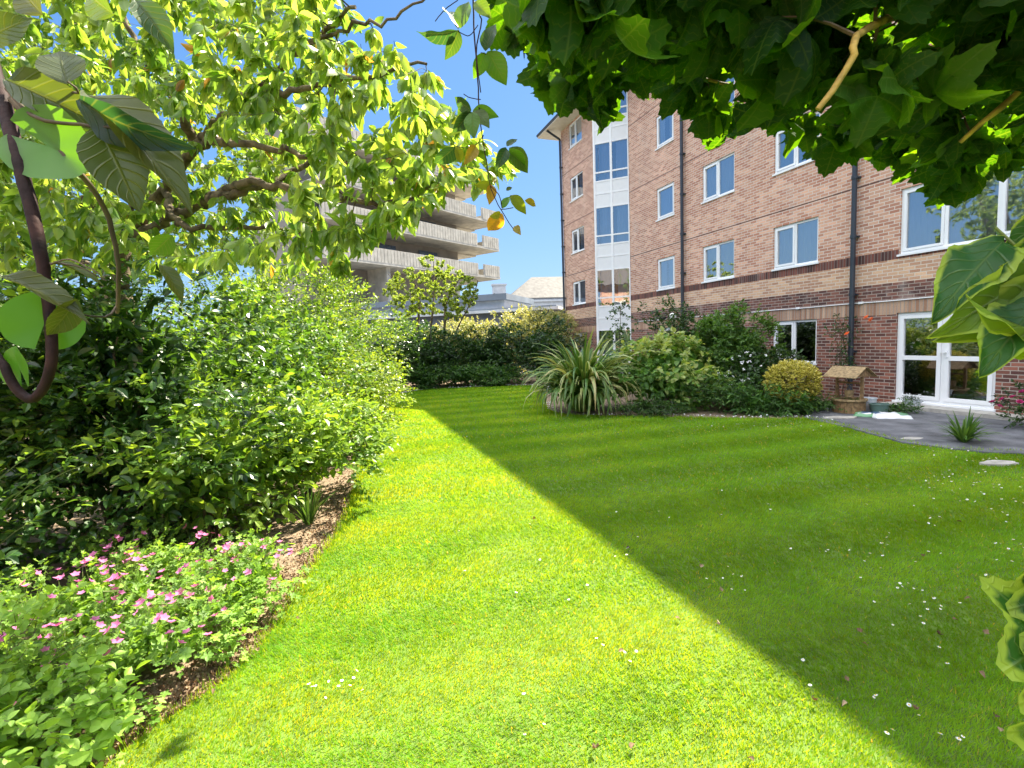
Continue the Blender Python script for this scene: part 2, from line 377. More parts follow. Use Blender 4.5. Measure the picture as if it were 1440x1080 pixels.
def T_lobed(lobes=5, depth=.3, teeth=0.05, rings=4, seg=40, cup=.15, wave=.05, seed=0, round_=False):
    rg = np.random.default_rng(seed)
    an = np.linspace(-PI * .93, PI * .93, seg + 1)
    if round_: r = .5 * (1 - .25 * (np.abs(an) / PI) ** 6) * (1 + rg.normal(0, .01, seg + 1))
    else:
        r = (1 - depth * (.5 - .5 * np.cos(an * lobes * 1.0)) ** 0.8) * (1 - .38 * (np.abs(an) / PI) ** 1.3)
        r = r * (1 + teeth * np.where(np.arange(seg + 1) % 2, 1, -1)); r *= .55
    V = [(0, 0, 0)]; U = [(.75, 0, 0) if round_ else (0, 0, 0)]; Fc = []
    for k in range(1, rings + 1):
        f = k / rings
        for i, a in enumerate(an):
            q = r[i] * f
            x, y = q * math.sin(a), q * math.cos(a)
            z = cup * q * q * 2 + wave * f * f * math.sin(a * 5 + seed) - .25 * max(y, 0) ** 2 + abs(x) * .12
            V.append((x, y + .0, z))
            va = (a * lobes / (2 * PI)); va = (va - round(va)) * 2   # distance to nearest main vein
            U.append((.75, 0, f * .5) if round_ else (va * f * 1.4, f, f))
    n = seg + 1
    for i in range(seg): Fc.append((0, 1 + i + 1, 1 + i, 1 + i))
    for k in range(rings - 1):
        for i in range(seg):
            a = 1 + k * n + i
            Fc.append((a, a + 1, a + n + 1, a + n))
    V = np.array(V); V[:, 1] += .22
    return V, np.array(Fc), np.array(U)

def scatter(mb, T, P, D, Nn, S, tint, mi=0):
    """many leaves at points P pointing along D with normals near Nn, sizes S"""
    V, Fc, U = T
    P = np.asarray(P, float).reshape(-1, 3); k = len(P)
    if k == 0: return
    Y = nrm(np.broadcast_to(D, P.shape)); X = nrm(np.cross(Y, np.broadcast_to(Nn, P.shape))); Z = np.cross(X, Y)
    S = np.broadcast_to(np.asarray(S, float), (k,))
    W = P[:, None, :] + S[:, None, None] * (V[None, :, 0:1] * X[:, None] + V[None, :, 1:2] * Y[:, None] + V[None, :, 2:3] * Z[:, None])
    m_ = len(V)
    Fa = (np.arange(k)[:, None, None] * m_ + Fc[None]).reshape(-1, Fc.shape[1])
    tt = np.repeat(np.broadcast_to(np.asarray(tint, float), (k,)), m_)
    mb.add(W.reshape(-1, 3), Fa, tint=tt, luv=np.tile(U, (k, 1)), mi=mi)

def rdir(n): return nrm(R.normal(size=(n, 3)))

def sprigs(mb, T, O, D, nl, length, size, tb, tv=.2, droop=.2, up=.7, spread=.9, stems=None, srad=.002):
    """leafy shoots: nl leaves along each shoot starting at O going along D"""
    O = np.asarray(O, float); D = nrm(D); k = len(O)
    length = np.broadcast_to(np.asarray(length, float), (k,)); size = np.broadcast_to(np.asarray(size, float), (k,))
    tb = np.broadcast_to(np.asarray(tb, float), (k,))
    f = (np.arange(nl) + .6) / nl
    f = np.clip(f[None, :] + R.normal(0, .04, (k, nl)), 0.02, 1)
    dz = np.zeros((k, nl, 3)); dz[..., 2] = -droop * length[:, None] * f ** 2
    P = O[:, None] + D[:, None] * (length[:, None] * f)[..., None] + dz
    side = nrm(np.cross(D, np.array([0, 0, 1.0]) + R.normal(0, .3, (k, 3))))
    alt = np.where(np.arange(nl) % 2, 1, -1)[None, :, None]
    w = (1 - f * .6)[..., None] * spread
    LD = nrm(side[:, None] * alt * w + D[:, None] * (.35 + f[..., None] * .6) + R.normal(0, .35, (k, nl, 3)) + np.array([0, 0, -droop]))
    LN = nrm(R.normal(0, .45, (k, nl, 3)) + np.array([0, 0, up]) + D[:, None] * .3)
    S = size[:, None] * R.uniform(.45, 1.3, (k, nl))
    tn = np.clip(tb[:, None] + R.normal(0, tv, (k, nl)) + (f - .5) * .25, 0, 1)
    scatter(mb, T, P.reshape(-1, 3), LD.reshape(-1, 3), LN.reshape(-1, 3), S.ravel(), tn.ravel())
    if stems is not None:
        # three sided stems, vectorised
        E = O + D * length[:, None]; E[:, 2] -= droop * length
        X = nrm(np.cross(D, rdir(k))); Y = np.cross(D, X)
        V = np.stack([O + X * srad, O - X * srad * .5 + Y * srad * .87, O - X * srad * .5 - Y * srad * .87, E], 1)
        Fa = (np.arange(k)[:, None, None] * 4 + np.array([(0, 1, 3), (1, 2, 3), (2, 0, 3)])[None]).reshape(-1, 3)
        stems.add(V.reshape(-1, 3), Fa)

def lump(dirs, seed, amp=.18):
    g = np.random.default_rng(seed); v = np.ones(len(dirs))
    for _ in range(14):
        d = nrm(g.normal(size=3)); v += amp * g.uniform(.3, 1) * np.clip(dirs @ d - .55, 0, 1) * 2.2
    return v * (1 - amp * .35)

def shrub(name, c, rad, label, cat, mat, T, nsp, nl=7, length=.28, size=.07, tb=.45, seed=1, group=None, inner=.35, hollow=.55,
          droop=.15, up=.7, stem_mat='twig', zmin=.02, n_stem=7, half=None, tbtop=.0, amp=.18, tv=.2, tall=1.0, face=None):
    """bushy plant: c=(x,y) ground point, rad=(rx,ry,h) ; leaf shoots fill a lumpy dome that stands on the ground"""
    rx, ry, h = rad
    root = thing(name, (c[0], c[1], 0), 0, label, cat, group)
    g = R
    K_ = max(14, int(nsp / 22)); cd_ = rdir(K_); cr_ = g.uniform(-.16, .12, K_); ct_ = g.normal(0, .13, K_)
    ci = g.integers(0, K_, nsp * 2); d = nrm(cd_[ci] + g.normal(0, 1.15 / math.sqrt(K_), (nsp * 2, 3)))
    if half is not None: d = d[(d @ np.array(half)) > -.45]
    d = d[:nsp]; ci = ci[:len(d)]
    k = len(d); lf = lump(d, seed, amp)
    rr = np.where(g.random(k) < inner, g.uniform(hollow * .5, hollow + .2, k), g.uniform(hollow + .15, 1.0, k) ** .6) * lf
    cz = h * .52
    rr = rr + cr_[ci] * amp * 4
    P = np.stack([d[:, 0] * rr * rx, d[:, 1] * rr * ry, cz + d[:, 2] * rr * h * .48], 1)
    ok = P[:, 2] > zmin + .02; P = P[ok]; d = d[ok]; rr = rr[ok]; ci = ci[ok]
    if (cz - h*.48) < h: P[:, 2] = np.where(P[:, 2] < h * .4, P[:, 2], P[:, 2])
    D = nrm(d * np.array([1, 1, .7]) + np.array([0, 0, .35]) + g.normal(0, .35, P.shape))
    mb = MB(); st = MB()
    if inner > 0:
        kc = int(nsp * 2.2); dc = rdir(kc); rc = g.uniform(.1, hollow + .18, kc)
        Pc = np.stack([dc[:, 0] * rc * rx, dc[:, 1] * rc * ry, cz + dc[:, 2] * rc * h * .48], 1); Pc = Pc[Pc[:, 2] > .05]
        scatter(mb, T, Pc, nrm(rdir(len(Pc)) + (0, 0, -.2)), nrm(rdir(len(Pc)) + (0, 0, .8)), size * 1.5, np.clip(g.normal(tb, .2, len(Pc)), 0, 1))
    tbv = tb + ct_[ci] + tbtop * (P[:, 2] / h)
    sprigs(mb, T, P, D, nl, length * g.uniform(.6, 1.3, len(P)), size * g.uniform(.8, 1.15, len(P)), tbv, tv, droop, up, stems=st)
    for q in range(n_stem):
        a = g.uniform(0, 2 * PI); e = np.array([math.cos(a) * rx * g.uniform(.1, .7), math.sin(a) * ry * g.uniform(.1, .7), h * g.uniform(.5, .85)])
        b = np.array([math.cos(a) * .08, math.sin(a) * .08, 0])
        tt = np.linspace(0, 1, 6)[:, None]
        pts = b * (1 - tt) + e * tt + np.array([0, 0, .12 * h]) * np.sin(tt * PI) + g.normal(0, .02, (6, 3)) * tt
        st.tube(pts, np.linspace(.014, .004, 6) * max(1, h / 1.6), 5, cap=False)
    mb.build('foliage', M[mat], root); st.build('stems', M[stem_mat], root)
    return root

T_D = T_dia(); T_D2 = T_dia(.34, .25, .15)
T_O = T_leaf(4, 1, .27, .35, .2); T_O2 = T_leaf(6, 1, .25, .45, .3, .9); T_LONG = T_leaf(4, 1, .14, .4, .25)
T_CH = [T_leaf(12, 2, .215, f, c, .95, .06) for f, c in ((.3, .15), (.55, .3), (.2, .45))]
T_MP = [T_lobed(5, dp, .035, 5, 50, cu, wv, s) for s, (dp, cu, wv) in enumerate([(.22, .35, .09), (.32, .1, .12), (.16, .6, .06), (.28, .8, .10), (.20, -.2, .13)])]
T_RD = T_lobed(1, .0, .0, 5, 36, .10, .015, 3, True)
T_GER = T_lobed(5, .45, .03, 2, 20, .1, .03, 5)
T_HYD = T_leaf(5, 1, .36, .2, .25, .85)

# ------------------------------------------------------------------ world, sun
SUN_AZ = math.atan2(.705, .709); SUN_EL = math.radians(52.5)
w = bpy.data.worlds.new('World'); sc.world = w; w.use_nodes = True
nt = w.node_tree; bg = nt.nodes['Background']
sky = nt.nodes.new('ShaderNodeTexSky'); sky.sky_type = 'NISHITA'; sky.sun_disc = False
sky.sun_elevation = SUN_EL; sky.sun_rotation = SUN_AZ; sky.air_density = 1.0; sky.dust_density = .35; sky.ozone_density = 1.6; sky.altitude = 10
# the phone's rendering of this clear sky is deeper and flatter than a raw one: compress the brightest band, then saturate
vd = nt.nodes.new('ShaderNodeVectorMath'); vd.operation = 'MULTIPLY_ADD'; vd.inputs[1].default_value = (.30,) * 3; vd.inputs[2].default_value = (1, 1, 1)
vv = nt.nodes.new('ShaderNodeVectorMath'); vv.operation = 'DIVIDE'
hs = nt.nodes.new('ShaderNodeHueSaturation'); hs.inputs['Saturation'].default_value = 1.35
nt.links.new(sky.outputs[0], vd.inputs[0]); nt.links.new(sky.outputs[0], vv.inputs[0]); nt.links.new(vd.outputs[0], vv.inputs[1]); nt.links.new(vv.outputs[0], hs.inputs['Color'])
# bright broken cloud overhead and behind the viewer is added out of view to brighten the shade; the sky ahead is clear
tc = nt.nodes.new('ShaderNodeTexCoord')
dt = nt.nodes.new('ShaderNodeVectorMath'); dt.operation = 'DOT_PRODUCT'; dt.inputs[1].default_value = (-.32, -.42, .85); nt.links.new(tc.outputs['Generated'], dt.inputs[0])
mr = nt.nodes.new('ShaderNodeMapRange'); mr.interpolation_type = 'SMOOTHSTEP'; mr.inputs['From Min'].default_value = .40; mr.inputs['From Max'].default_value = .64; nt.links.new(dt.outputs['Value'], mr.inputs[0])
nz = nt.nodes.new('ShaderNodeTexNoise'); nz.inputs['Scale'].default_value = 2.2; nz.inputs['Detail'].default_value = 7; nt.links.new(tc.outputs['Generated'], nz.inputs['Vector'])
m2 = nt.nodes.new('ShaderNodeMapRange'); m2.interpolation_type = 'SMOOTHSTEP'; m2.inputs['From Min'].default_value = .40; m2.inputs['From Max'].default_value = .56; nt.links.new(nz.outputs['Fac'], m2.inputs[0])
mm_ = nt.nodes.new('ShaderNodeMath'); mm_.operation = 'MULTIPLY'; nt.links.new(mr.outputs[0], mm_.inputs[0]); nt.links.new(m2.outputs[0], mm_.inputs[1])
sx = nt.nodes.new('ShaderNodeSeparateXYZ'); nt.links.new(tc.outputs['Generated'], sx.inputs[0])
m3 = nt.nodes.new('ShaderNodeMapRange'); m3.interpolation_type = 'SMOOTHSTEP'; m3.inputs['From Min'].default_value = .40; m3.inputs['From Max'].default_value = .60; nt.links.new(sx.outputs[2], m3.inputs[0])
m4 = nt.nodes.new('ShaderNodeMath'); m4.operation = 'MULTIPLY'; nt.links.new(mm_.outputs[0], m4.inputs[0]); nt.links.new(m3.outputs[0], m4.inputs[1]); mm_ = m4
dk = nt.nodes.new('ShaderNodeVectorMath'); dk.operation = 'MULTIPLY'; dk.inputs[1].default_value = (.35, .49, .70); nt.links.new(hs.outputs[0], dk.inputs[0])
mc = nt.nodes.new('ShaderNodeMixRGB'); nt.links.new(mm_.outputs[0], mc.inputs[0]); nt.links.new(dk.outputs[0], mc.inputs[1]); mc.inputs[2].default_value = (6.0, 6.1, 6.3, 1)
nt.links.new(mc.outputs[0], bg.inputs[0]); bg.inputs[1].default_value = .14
sl = bpy.data.lights.new('sun', 'SUN'); sl.energy = 3.7; sl.angle = math.radians(.5); sl.color = (1, .91, .73)
so = bpy.data.objects.new('sun', sl); COL.objects.link(so)
sdir = Vector((math.sin(SUN_AZ) * math.cos(SUN_EL), math.cos(SUN_AZ) * math.cos(SUN_EL), math.sin(SUN_EL)))
so.rotation_euler = sdir.to_track_quat('Z', 'Y').to_euler(); so.location = (20, 20, 40)
sc.view_settings.view_transform = 'Standard'; sc.view_settings.look = 'None'; sc.view_settings.gamma = 1
sc.view_settings.exposure = 2.42
sc.render.engine = 'CYCLES'
cy = sc.cycles
cy.max_bounces = 6; cy.diffuse_bounces = 2; cy.glossy_bounces = 3; cy.transmission_bounces = 4; cy.transparent_max_bounces = 6
cy.use_denoising = True; cy.sample_clamp_indirect = 6
try: cy.denoiser = 'OPENIMAGEDENOISE'
except Exception: pass

# ------------------------------------------------------------------ the brick building (local x along the facade, y outwards)
ST = 2.6
bld_rz = math.atan2(UU[1], UU[0])
bld = thing('brick_building', tuple(NN * DF), bld_rz, 'five storey brick block of flats with white windows and a white glazed bay', 'building')
def wl(u, out, z): return NN * (DF - out) + UU * u + np.array([0, 0, z])

XR, XL = -14.0, 24.5
TOPZ = 12.5
wins = []   # x0,x1,z0,z1,kind
for k in range(5):
    z0 = .88 if k == 0 else 3.48 + ST * (k - 1)
    wins.append((9.60, 10.99, z0, z0 + 1.18, 'dbl', k))
    wins.append((12.45, 13.86, z0, z0 + 1.18, 'dbl', k))
    wins.append((15.32, 16.36, z0, z0 + 1.18, 'sgl', k))
    wins.append((22.20, 23.57, z0, z0 + 1.18, 'dbl', k))
    if k: wins.append((4.2, 7.64, 3.33 + ST * (k - 1), min(4.75 + ST * (k - 1), 12.44), 'wide', k))
    for xx in (-1.0, -4.4, -8.4, -11.6): wins.append((xx, xx + 1.4, z0, z0 + 1.18, 'dbl', k))
wins.append((5.84, 7.65, .12, 2.09, 'door', 0))
BAY = (18.2, 19.75, 19.2, 1.06)
zb = [(0, 2.06, 3), (2.06, 2.35, 4), (2.35, 2.76, 2), (2.76, 3.27, 0), (3.27, 3.475, 5)]
z = 3.475
for zl in (5.05, 7.65, 10.25): zb += [(z, zl, 1 if z > 4 else 0), (zl, zl + .025, 6)]; z = zl + .025
zb.append((z, TOPZ, 1))
zb = [(a, b, (1 if a >= 3.47 and mi_ in (0, 1) else mi_)) for a, b, mi_ in zb]
BM = [M['brick_buff'], M['brick_pink'], M['brick_dark'], M['brick_red'], M['sold_pale'], M['sold_dark'], M['line']]

def wall_part(name, x0, x1, ops, parent, y=0.0, depth=.11):
    mb = MB()
    xs = sorted({x0, x1, *[v for o in ops for v in o[:2]]})
    zs = sorted({0, TOPZ, *[v for a, b, _ in zb for v in (a, b)], *[v for o in ops for v in o[2:4]]})
    for i in range(len(xs) - 1):
        for j in range(len(zs) - 1):
            a, b, c, d = xs[i], xs[i + 1], zs[j], zs[j + 1]
            if b <= x0 or a >= x1: continue
            mx_, mz = (a + b) / 2, (c + d) / 2
            if any(o[0] < mx_ < o[1] and o[2] < mz < o[3] for o in ops): continue
            mi = next(q for (p, r_, q) in zb if p <= mz < r_)
            mb.add([(a, y, c), (b, y, c), (b, y, d), (a, y, d)], [(3, 2, 1, 0)], mi=mi)
    for o in ops:
        a, b, c, d = o[:4]; mi = 3 if c < 2 else 1
        for q in ([(a, y, c), (a, y - depth, c), (a, y - depth, d), (a, y, d)], [(b, y, c), (b, y, d), (b, y - depth, d), (b, y - depth, c)],
                  [(a, y, d), (a, y - depth, d), (b, y - depth, d), (b, y, d)], [(a, y, c), (b, y, c), (b, y - depth, c), (a, y - depth, c)]):
            mb.add(q, [(0, 1, 2, 3)], mi=mi)
    return mb.build(name, BM, parent)
ops = [w_[:4] for w_ in wins]
mb_front = wall_part('brick_wall', XR, XL, ops + [(BAY[0], BAY[1], 0, TOPZ)], bld)
# back and end walls
mb = MB()
for (a, b) in (((XL, 0), (XL, -9)), ((XL, -9), (XR, -9)), ((XR, -9), (XR, 0))):
    for p, q, mi in zb: mb.add([(a[0], a[1], p), (b[0], b[1], p), (b[0], b[1], q), (a[0], a[1], q)], [(0, 1, 2, 3)], mi=mi)
mb.build('brick_wall', BM, bld)
# rooms behind
mb = MB()
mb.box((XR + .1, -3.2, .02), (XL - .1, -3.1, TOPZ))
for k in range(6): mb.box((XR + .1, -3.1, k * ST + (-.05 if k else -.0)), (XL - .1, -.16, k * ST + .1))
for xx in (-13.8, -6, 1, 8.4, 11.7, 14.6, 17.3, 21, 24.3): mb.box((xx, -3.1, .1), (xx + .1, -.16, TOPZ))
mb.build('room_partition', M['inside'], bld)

def window(x0, x1, z0, z1, kind, floor, parent, rg):
    mb = MB(); pn = []; fw, yo, yi = .055, -.02, -.10
    def fr(a, b, c, d, y0, y1, w_):
        mb.box((a, y0, c), (a + w_, y1, d)); mb.box((b - w_, y0, c), (b, y1, d))
        mb.box((a + w_, y0, c), (b - w_, y1, c + w_)); mb.box((a + w_, y0, d - w_), (b - w_, y1, d))
    g = .004
    fr(x0 + g, x1 - g, z0 + .03, z1 - g, yi, yo - .02, fw)
    mb.box((x0 - .03, yi, z0 - .015), (x1 + .03, .035, z0 + .028))    # sill
    W = x1 - x0
    if kind == 'sgl': cells = [(x0 + fw, x1 - fw)]; sash = [0]
    elif kind == 'dbl': cells = [(x0 + fw, x0 + W * .5 - .025), (x0 + W * .5 + .025, x1 - fw)]; sash = [1]
    elif kind == 'wide':
        q = W / 4; cells = [(x0 + fw + i * 0 + (0 if i == 0 else i * q - fw + .03), x0 + (i + 1) * q - (.03 if i < 3 else fw)) for i in range(4)]; sash = [3, 1]
    else:
        cells = [(x0 + fw, x0 + W / 2 - .03), (x0 + W / 2 + .03, x1 - fw)]; sash = [0, 1]
    for i in range(len(cells) - 1): mb.box((cells[i][1], yi, z0 + .03 + fw), (cells[i + 1][0], yo - .02, z1 - g - fw))
    for i, (a, b) in enumerate(cells):
        zz0, zz1 = z0 + .03 + fw, z1 - g - fw
        if i in sash:
            s = .05 if kind != 'door' else .075
            fr(a + .004, b - .004, zz0 + .004, zz1 - .004, yi + .015, yo, s)
            a, b, zz0, zz1 = a + s, b - s, zz0 + s, zz1 - s
        if kind == 'door':
            zm = z0 + .98; mb.box((a, yi + .015, zm - .045), (b, yo, zm + .045)); pn += [(a, b, zz0, zm - .045), (a, b, zm + .045, zz1)]
        else: pn.append((a, b, zz0, zz1))
    o = mb.build('french_door' if kind == 'door' else 'window', M['upvc'], parent)
    p = MB()
    for a, b, c, d in pn: p.add([(a - .005, -.062, c - .005), (b + .005, -.062, c - .005), (b + .005, -.062, d + .005), (a - .005, -.062, d + .005)], [(3, 2, 1, 0)])
    p.build('pane', M['glass'], o)
    if kind == 'door':
        h = MB(); h.box((x0 + W / 2 - .09, yo, z0 + 1.0), (x0 + W / 2 - .065, yo + .02, z0 + 1.16)); h.box((x0 + W / 2 - .085, yo + .02, z0 + 1.1), (x0 + W / 2 + .02, yo + .045, z0 + 1.12)); h.build('handle', M['upvc'], o)
    elif floor > 0 or rg.random() < .2:
        cm = rg.choice(['curtain', 'curtain', 'curtain_cream', 'curtain_blue'])
        c_ = MB()
        spans = [(x0 + .02, x0 + W * rg.uniform(.35, .48)), (x1 - W * rg.uniform(.3, .45), x1 - .02)] if rg.random() < .4 else [(x0 + .02, x1 - .02)]
        for a, b in spans:
            n = max(6, int((b - a) / .022)); xs = np.linspace(a, b, n); ys = -.135 + .012 * np.sin(np.arange(n) * 1.25 + rg.uniform(0, 6)) + rg.normal(0, .004, n)
            V = np.concatenate([np.stack([xs, ys, np.full(n, z0 - .1)], 1), np.stack([xs, ys * .98, np.full(n, z1 + .05)], 1)])
            c_.add(V, [(i, i + 1, n + i + 1, n + i) for i in range(n - 1)])
        c_.build('curtain', M[str(cm)], o, smooth=True)
    return o
rg = np.random.default_rng(12)
for w_ in wins: window(*w_, bld, rg)

# the bay
bay = MB().box((0, 0, 0), (.001, .001, .001)); bay = MB()
bx0, bx1, ax, ay = BAY[0], BAY[1], BAY[2], BAY[3]
fl = [(0.25, 2.6)] + [(2.6 + ST * k, 2.6 + ST * (k + 1)) for k in range(4)]; fl[-1] = (fl[-1][0], TOPZ)
bparts = []
def face(p, q, cols):
    p = np.array(p); q = np.array(q); Lh = np.linalg.norm(q - p); d = (q - p) / Lh; nn = np.array([-d[1], d[0]])
    if nn[1] < 0: nn = -nn
    Mx = (np.array([[d[0], nn[0], 0], [d[1], nn[1], 0], [0, 0, 1]]), np.array([p[0], p[1], 0]))
    xs = np.linspace(0, Lh, cols + 1)
    for x in xs: bay.box((max(0, x - .045), -.07, .2), (min(Lh, x + .045), .03, TOPZ), M=Mx)
    for c in range(cols):
        a, b = xs[c] + .045, xs[c + 1] - .045
        for (z0, z1) in fl:
            hh = z1 - z0; zz = [z0, z0 + .50 * hh / 2.6, z0 + .86 * hh / 2.6, z0 + 2.04 * hh / 2.6, z1]
            for i in range(4):
                bay.box((a, -.06, zz[i] - .03), (b, .022, zz[i] + .03), M=Mx)
                t = MB(); bparts.append((('panel', 'panel') if i in (0, 3) else ('pane', 'glass')) + (t,))
                lo, hi = zz[i] + .03, zz[i + 1] - .03
                if i in (0, 3): t.box((a, -.05, lo), (b, .010, hi), M=Mx)
                else:
                    V = np.array([(a, -.005, lo), (b, -.005, lo), (b, -.005, hi), (a, -.005, hi)]) @ Mx[0].T + Mx[1]; t.add(V, [(3, 2, 1, 0)])
            n = 16; xx = np.linspace(a, a + (b - a) * .8, n); yy = -.2 + .02 * np.sin(np.arange(n) * 1.3)
            V = np.concatenate([np.stack([xx, yy, np.full(n, zz[1])], 1), np.stack([xx, yy, np.full(n, zz[3])], 1)]) @ Mx[0].T + Mx[1]
            curt = MB(); bparts.append(('curtain', 'curtain_blue', curt)); curt.add(V, [(i, i + 1, n + i + 1, n + i) for i in range(n - 1)])
face((bx0, 0), (ax, ay), 2); face((ax, ay), (bx1, 0), 2)
bo = bay.build('bay_window', M['upvc'], bld); 
for nm_, mt_, b_ in bparts: b_.build(nm_, M[mt_], bo, smooth=nm_ == 'curtain')
# eaves, roof
ov = .88
out = [(XR - ov, ov), (bx0 - .55, ov), (ax, ay + .95), (bx1 + .55, ov), (XL + 1.05, ov), (XL + 1.05, -9 - ov), (XR - ov, -9 - ov)]
mb = MB(); mb.prism(out, TOPZ + .002, TOPZ + .05)
mb.build('soffit', M['soffit'], bld, recalc=True)
mb = MB(); mb.prism(out, TOPZ + .052, TOPZ + .2)
for i in range(len(out)):
    a, b = out[i], out[(i + 1) % len(out)]
    mb.tube([(a[0], a[1], TOPZ + .13), (b[0], b[1], TOPZ + .13)], .07, 8)
mb.build('gutter', M['pipe'], bld)
mb = MB(); e = out; zr = TOPZ + .2
V = [(XR - ov, ov - .02, zr), (XL + 1, ov - .02, zr), (XL + 1, -9.86, zr), (XR - ov, -9.86, zr), (XR + 4.5, -4.5, zr + 2.3), (XL - 4.5, -4.5, zr + 2.3)]
mb.add(V, [(0, 1, 5, 4), (2, 3, 4, 5)]); mb.add(V, [(1, 2, 5, 5), (3, 0, 4, 4)])
mb.build('roof', M['roof'], bld, recalc=True)
# pipes
for px in (8.6, 14.76, 24.42):
    mb = MB(); mb.tube([(px, .11, .15), (px, .11, TOPZ - .45), (px, .11, TOPZ - .4), (px, ov - .05, TOPZ - .02)] , .055, 12)
    for zz in np.arange(1.2, TOPZ - .5, 1.35): mb.tube([(px, .11, zz), (px, .11, zz + .07)], .07, 12); mb.box((px - .08, 0.001, zz + .01), (px + .08, .06, zz + .05))
    mb.build('downpipe', M['pipe'], bld, smooth=False)
mb = MB(); mb.tube([(x, .02, 2.37 + .004 * math.sin(x * 3)) for x in np.arange(-4, 18, .25)], .012, 6)
for x in np.arange(-3.5, 18, 1.7): mb.box((x, .001, 2.35), (x + .1, .04, 2.4))
mb.build('cable', M['upvc'], bld)
mb = MB(); mb.lathe([(0, -.14), (.08, -.12), (.13, -.05), (.15, .02), (.12, .1), (.05, .14), (0, .145)], (0, 0, 0), 18)
for pt in (MB(),):
    g = MB(); g.lathe([(0.0, -.15), (.07, -.135), (.125, -.08), (.15, 0), (.125, .08), (.07, .135), (0, .15)], (15.05, .3, 2.42), 20)
    g.build('wall_lamp', M['globe'], bld, smooth=True)
    g = MB(); g.box((15.0, .0, 2.3), (15.1, .16, 2.36)); g.lathe([(.05, 2.3), (.06, 2.34), (.0, 2.345)], (15.05, .2, 0), 10)
    g.build('lamp_bracket', M['black'], bld)
    g = MB(); g.box((15.85, .0, 2.36), (15.95, .1, 2.46)); g.tube([(15.9, .1, 2.44), (15.84, .2, 2.42), (15.7, .34, 2.38)], .05, 12); g.tube([(15.72, .33, 2.385), (15.66, .38, 2.37)], .065, 12)
    g.build('camera_housing', M['black'], bld)
mb = MB(); mb.box((4.9, .002, 0.0), (7.75, .42, .1)); mb.build('door_step', M['slab'], bld)

# ------------------------------------------------------------------ concrete building with balconies
dd = math.atan((1250 - 720) / 700.0) - 0.0
CD = np.array([math.sin(dd), math.cos(dd), 0]); CN = np.array([math.cos(dd), -math.sin(dd), 0])   # along (towards the free end), outward to the right/front
c0 = at(703, 380, 52); c0[2] = 0
con = thing('concrete_building', tuple(c0), math.atan2(-CD[1], -CD[0]), 'grey concrete block with long ribbed balcony parapets seen through the cherry tree', 'building')
# local +x runs back from the free corner towards the camera's left; local y = rotate 90 -> check outward side
ly = np.array([-(-CD[1]), -CD[0], 0]); sgn = 1 if ly @ (-c0) > 0 else -1
def cb(mb, x0, x1, y0, y1, z0, z1): mb.box((x0, min(sgn * y0, sgn * y1), z0), (x1, max(sgn * y0, sgn * y1), z1))
LV = [8.4, 11.25, 13.95, 16.95]
LEN = 20.5
for i, zf in enumerate(LV):
    inset = 0 if i < 3 else 1.3
    mb = MB(); cb(mb, inset, LEN, -3.2, 0.02, zf - .22, zf)
    cb(mb, inset, LEN, -10, -3.2, zf - .35, zf)
    mb.build('balcony_slab', M['concrete'], con)
    mb = MB(); x = inset + 4.2
    cb(mb, inset, inset + 2.6, -.10, -.02, zf, zf + 1.1)
    cb(mb, inset + 3.4, LEN, -.10, -.02, zf, zf + 1.1)
    xs = [v for v in np.arange(inset + .1, LEN, .34) if not (inset + 2.6 < v + .15 and v < inset + 3.4)]
    for v in xs: cb(mb, v, v + .295, -.02, .03, zf - .04, zf + 1.085)
    cb(mb, inset, inset + .1, -3.0, -.1, zf, zf + 1.1)
    for v in np.arange(-2.9, -.3, .34): cb(mb, inset - .07, inset, v, v + .25, zf, zf + 1.1)
    mb.build('balcony_parapet', M['concrete'], con)
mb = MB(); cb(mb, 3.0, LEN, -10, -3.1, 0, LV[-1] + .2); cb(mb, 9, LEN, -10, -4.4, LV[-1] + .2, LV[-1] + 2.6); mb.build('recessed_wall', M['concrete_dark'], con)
for zf in LV:
    for v in np.arange(6, LEN - 3, 5.2): mb = MB(); cb(mb, v, v + 2.4, -3.12, -3.04, zf + .1, zf + 2.2); mb.build('window', M['oldglass'], con)
for v in np.arange(5.6, LEN, 8.4): mb = MB(); cb(mb, v, v + .4, -3.1, -.6, 0, LV[0] - .22); mb.build('pier', M['concrete'], con)
mb = MB(); cb(mb, 13, LEN - 2, -9, -5.5, LV[-1] + 2.6, LV[-1] + 4.0); mb.build('roof_plant_room', M['concrete'], con)

# low flat-roofed building behind the hedge
a = at(585, 405, 33.0); b = at(779, 430, 30.0)
d = nrm(np.array([b[0] - a[0], b[1] - a[1], 0])); 
low = thing('flat_roofed_building', (a[0], a[1], 0), math.atan2(d[1], d[0]), 'low grey building with two stepped flat roofs behind the back hedge', 'building')
Lh = np.linalg.norm((b - a)[:2])
mb = MB(); mb.box((-6, 0, 0), (Lh, 8, 3.55)); mb.build('wall', M['greywall'], low)
mb = MB(); mb.box((-6.3, -.35, 3.55), (Lh + .35, 8.3, 3.72)); mb.build('roof_edge', M['white'], low)
mb = MB(); mb.box((-6.2, -.2, 3.722), (Lh + .2, 8.2, 3.82)); mb.build('roof', M['greyroof'], low)
mb = MB(); mb.box((-5, 1.6, 3.82), (Lh * .60, 7, 4.45)); mb.build('upper_wall', M['white'], low)
mb = MB(); mb.box((-5.3, 1.2, 4.45), (Lh * .63, 7.3, 4.85)); mb.build('upper_roof', M['greyroof'], low)
mb = MB(); mb.box((1.0, -.03, .9), (2.6, .0, 2.3)); mb.build('window', M['oldglass'], low); mb = MB(); mb.box((4.5, -.03, .1), (5.5, 0, 2.2)); mb.build('door', M['oldglass'], low)

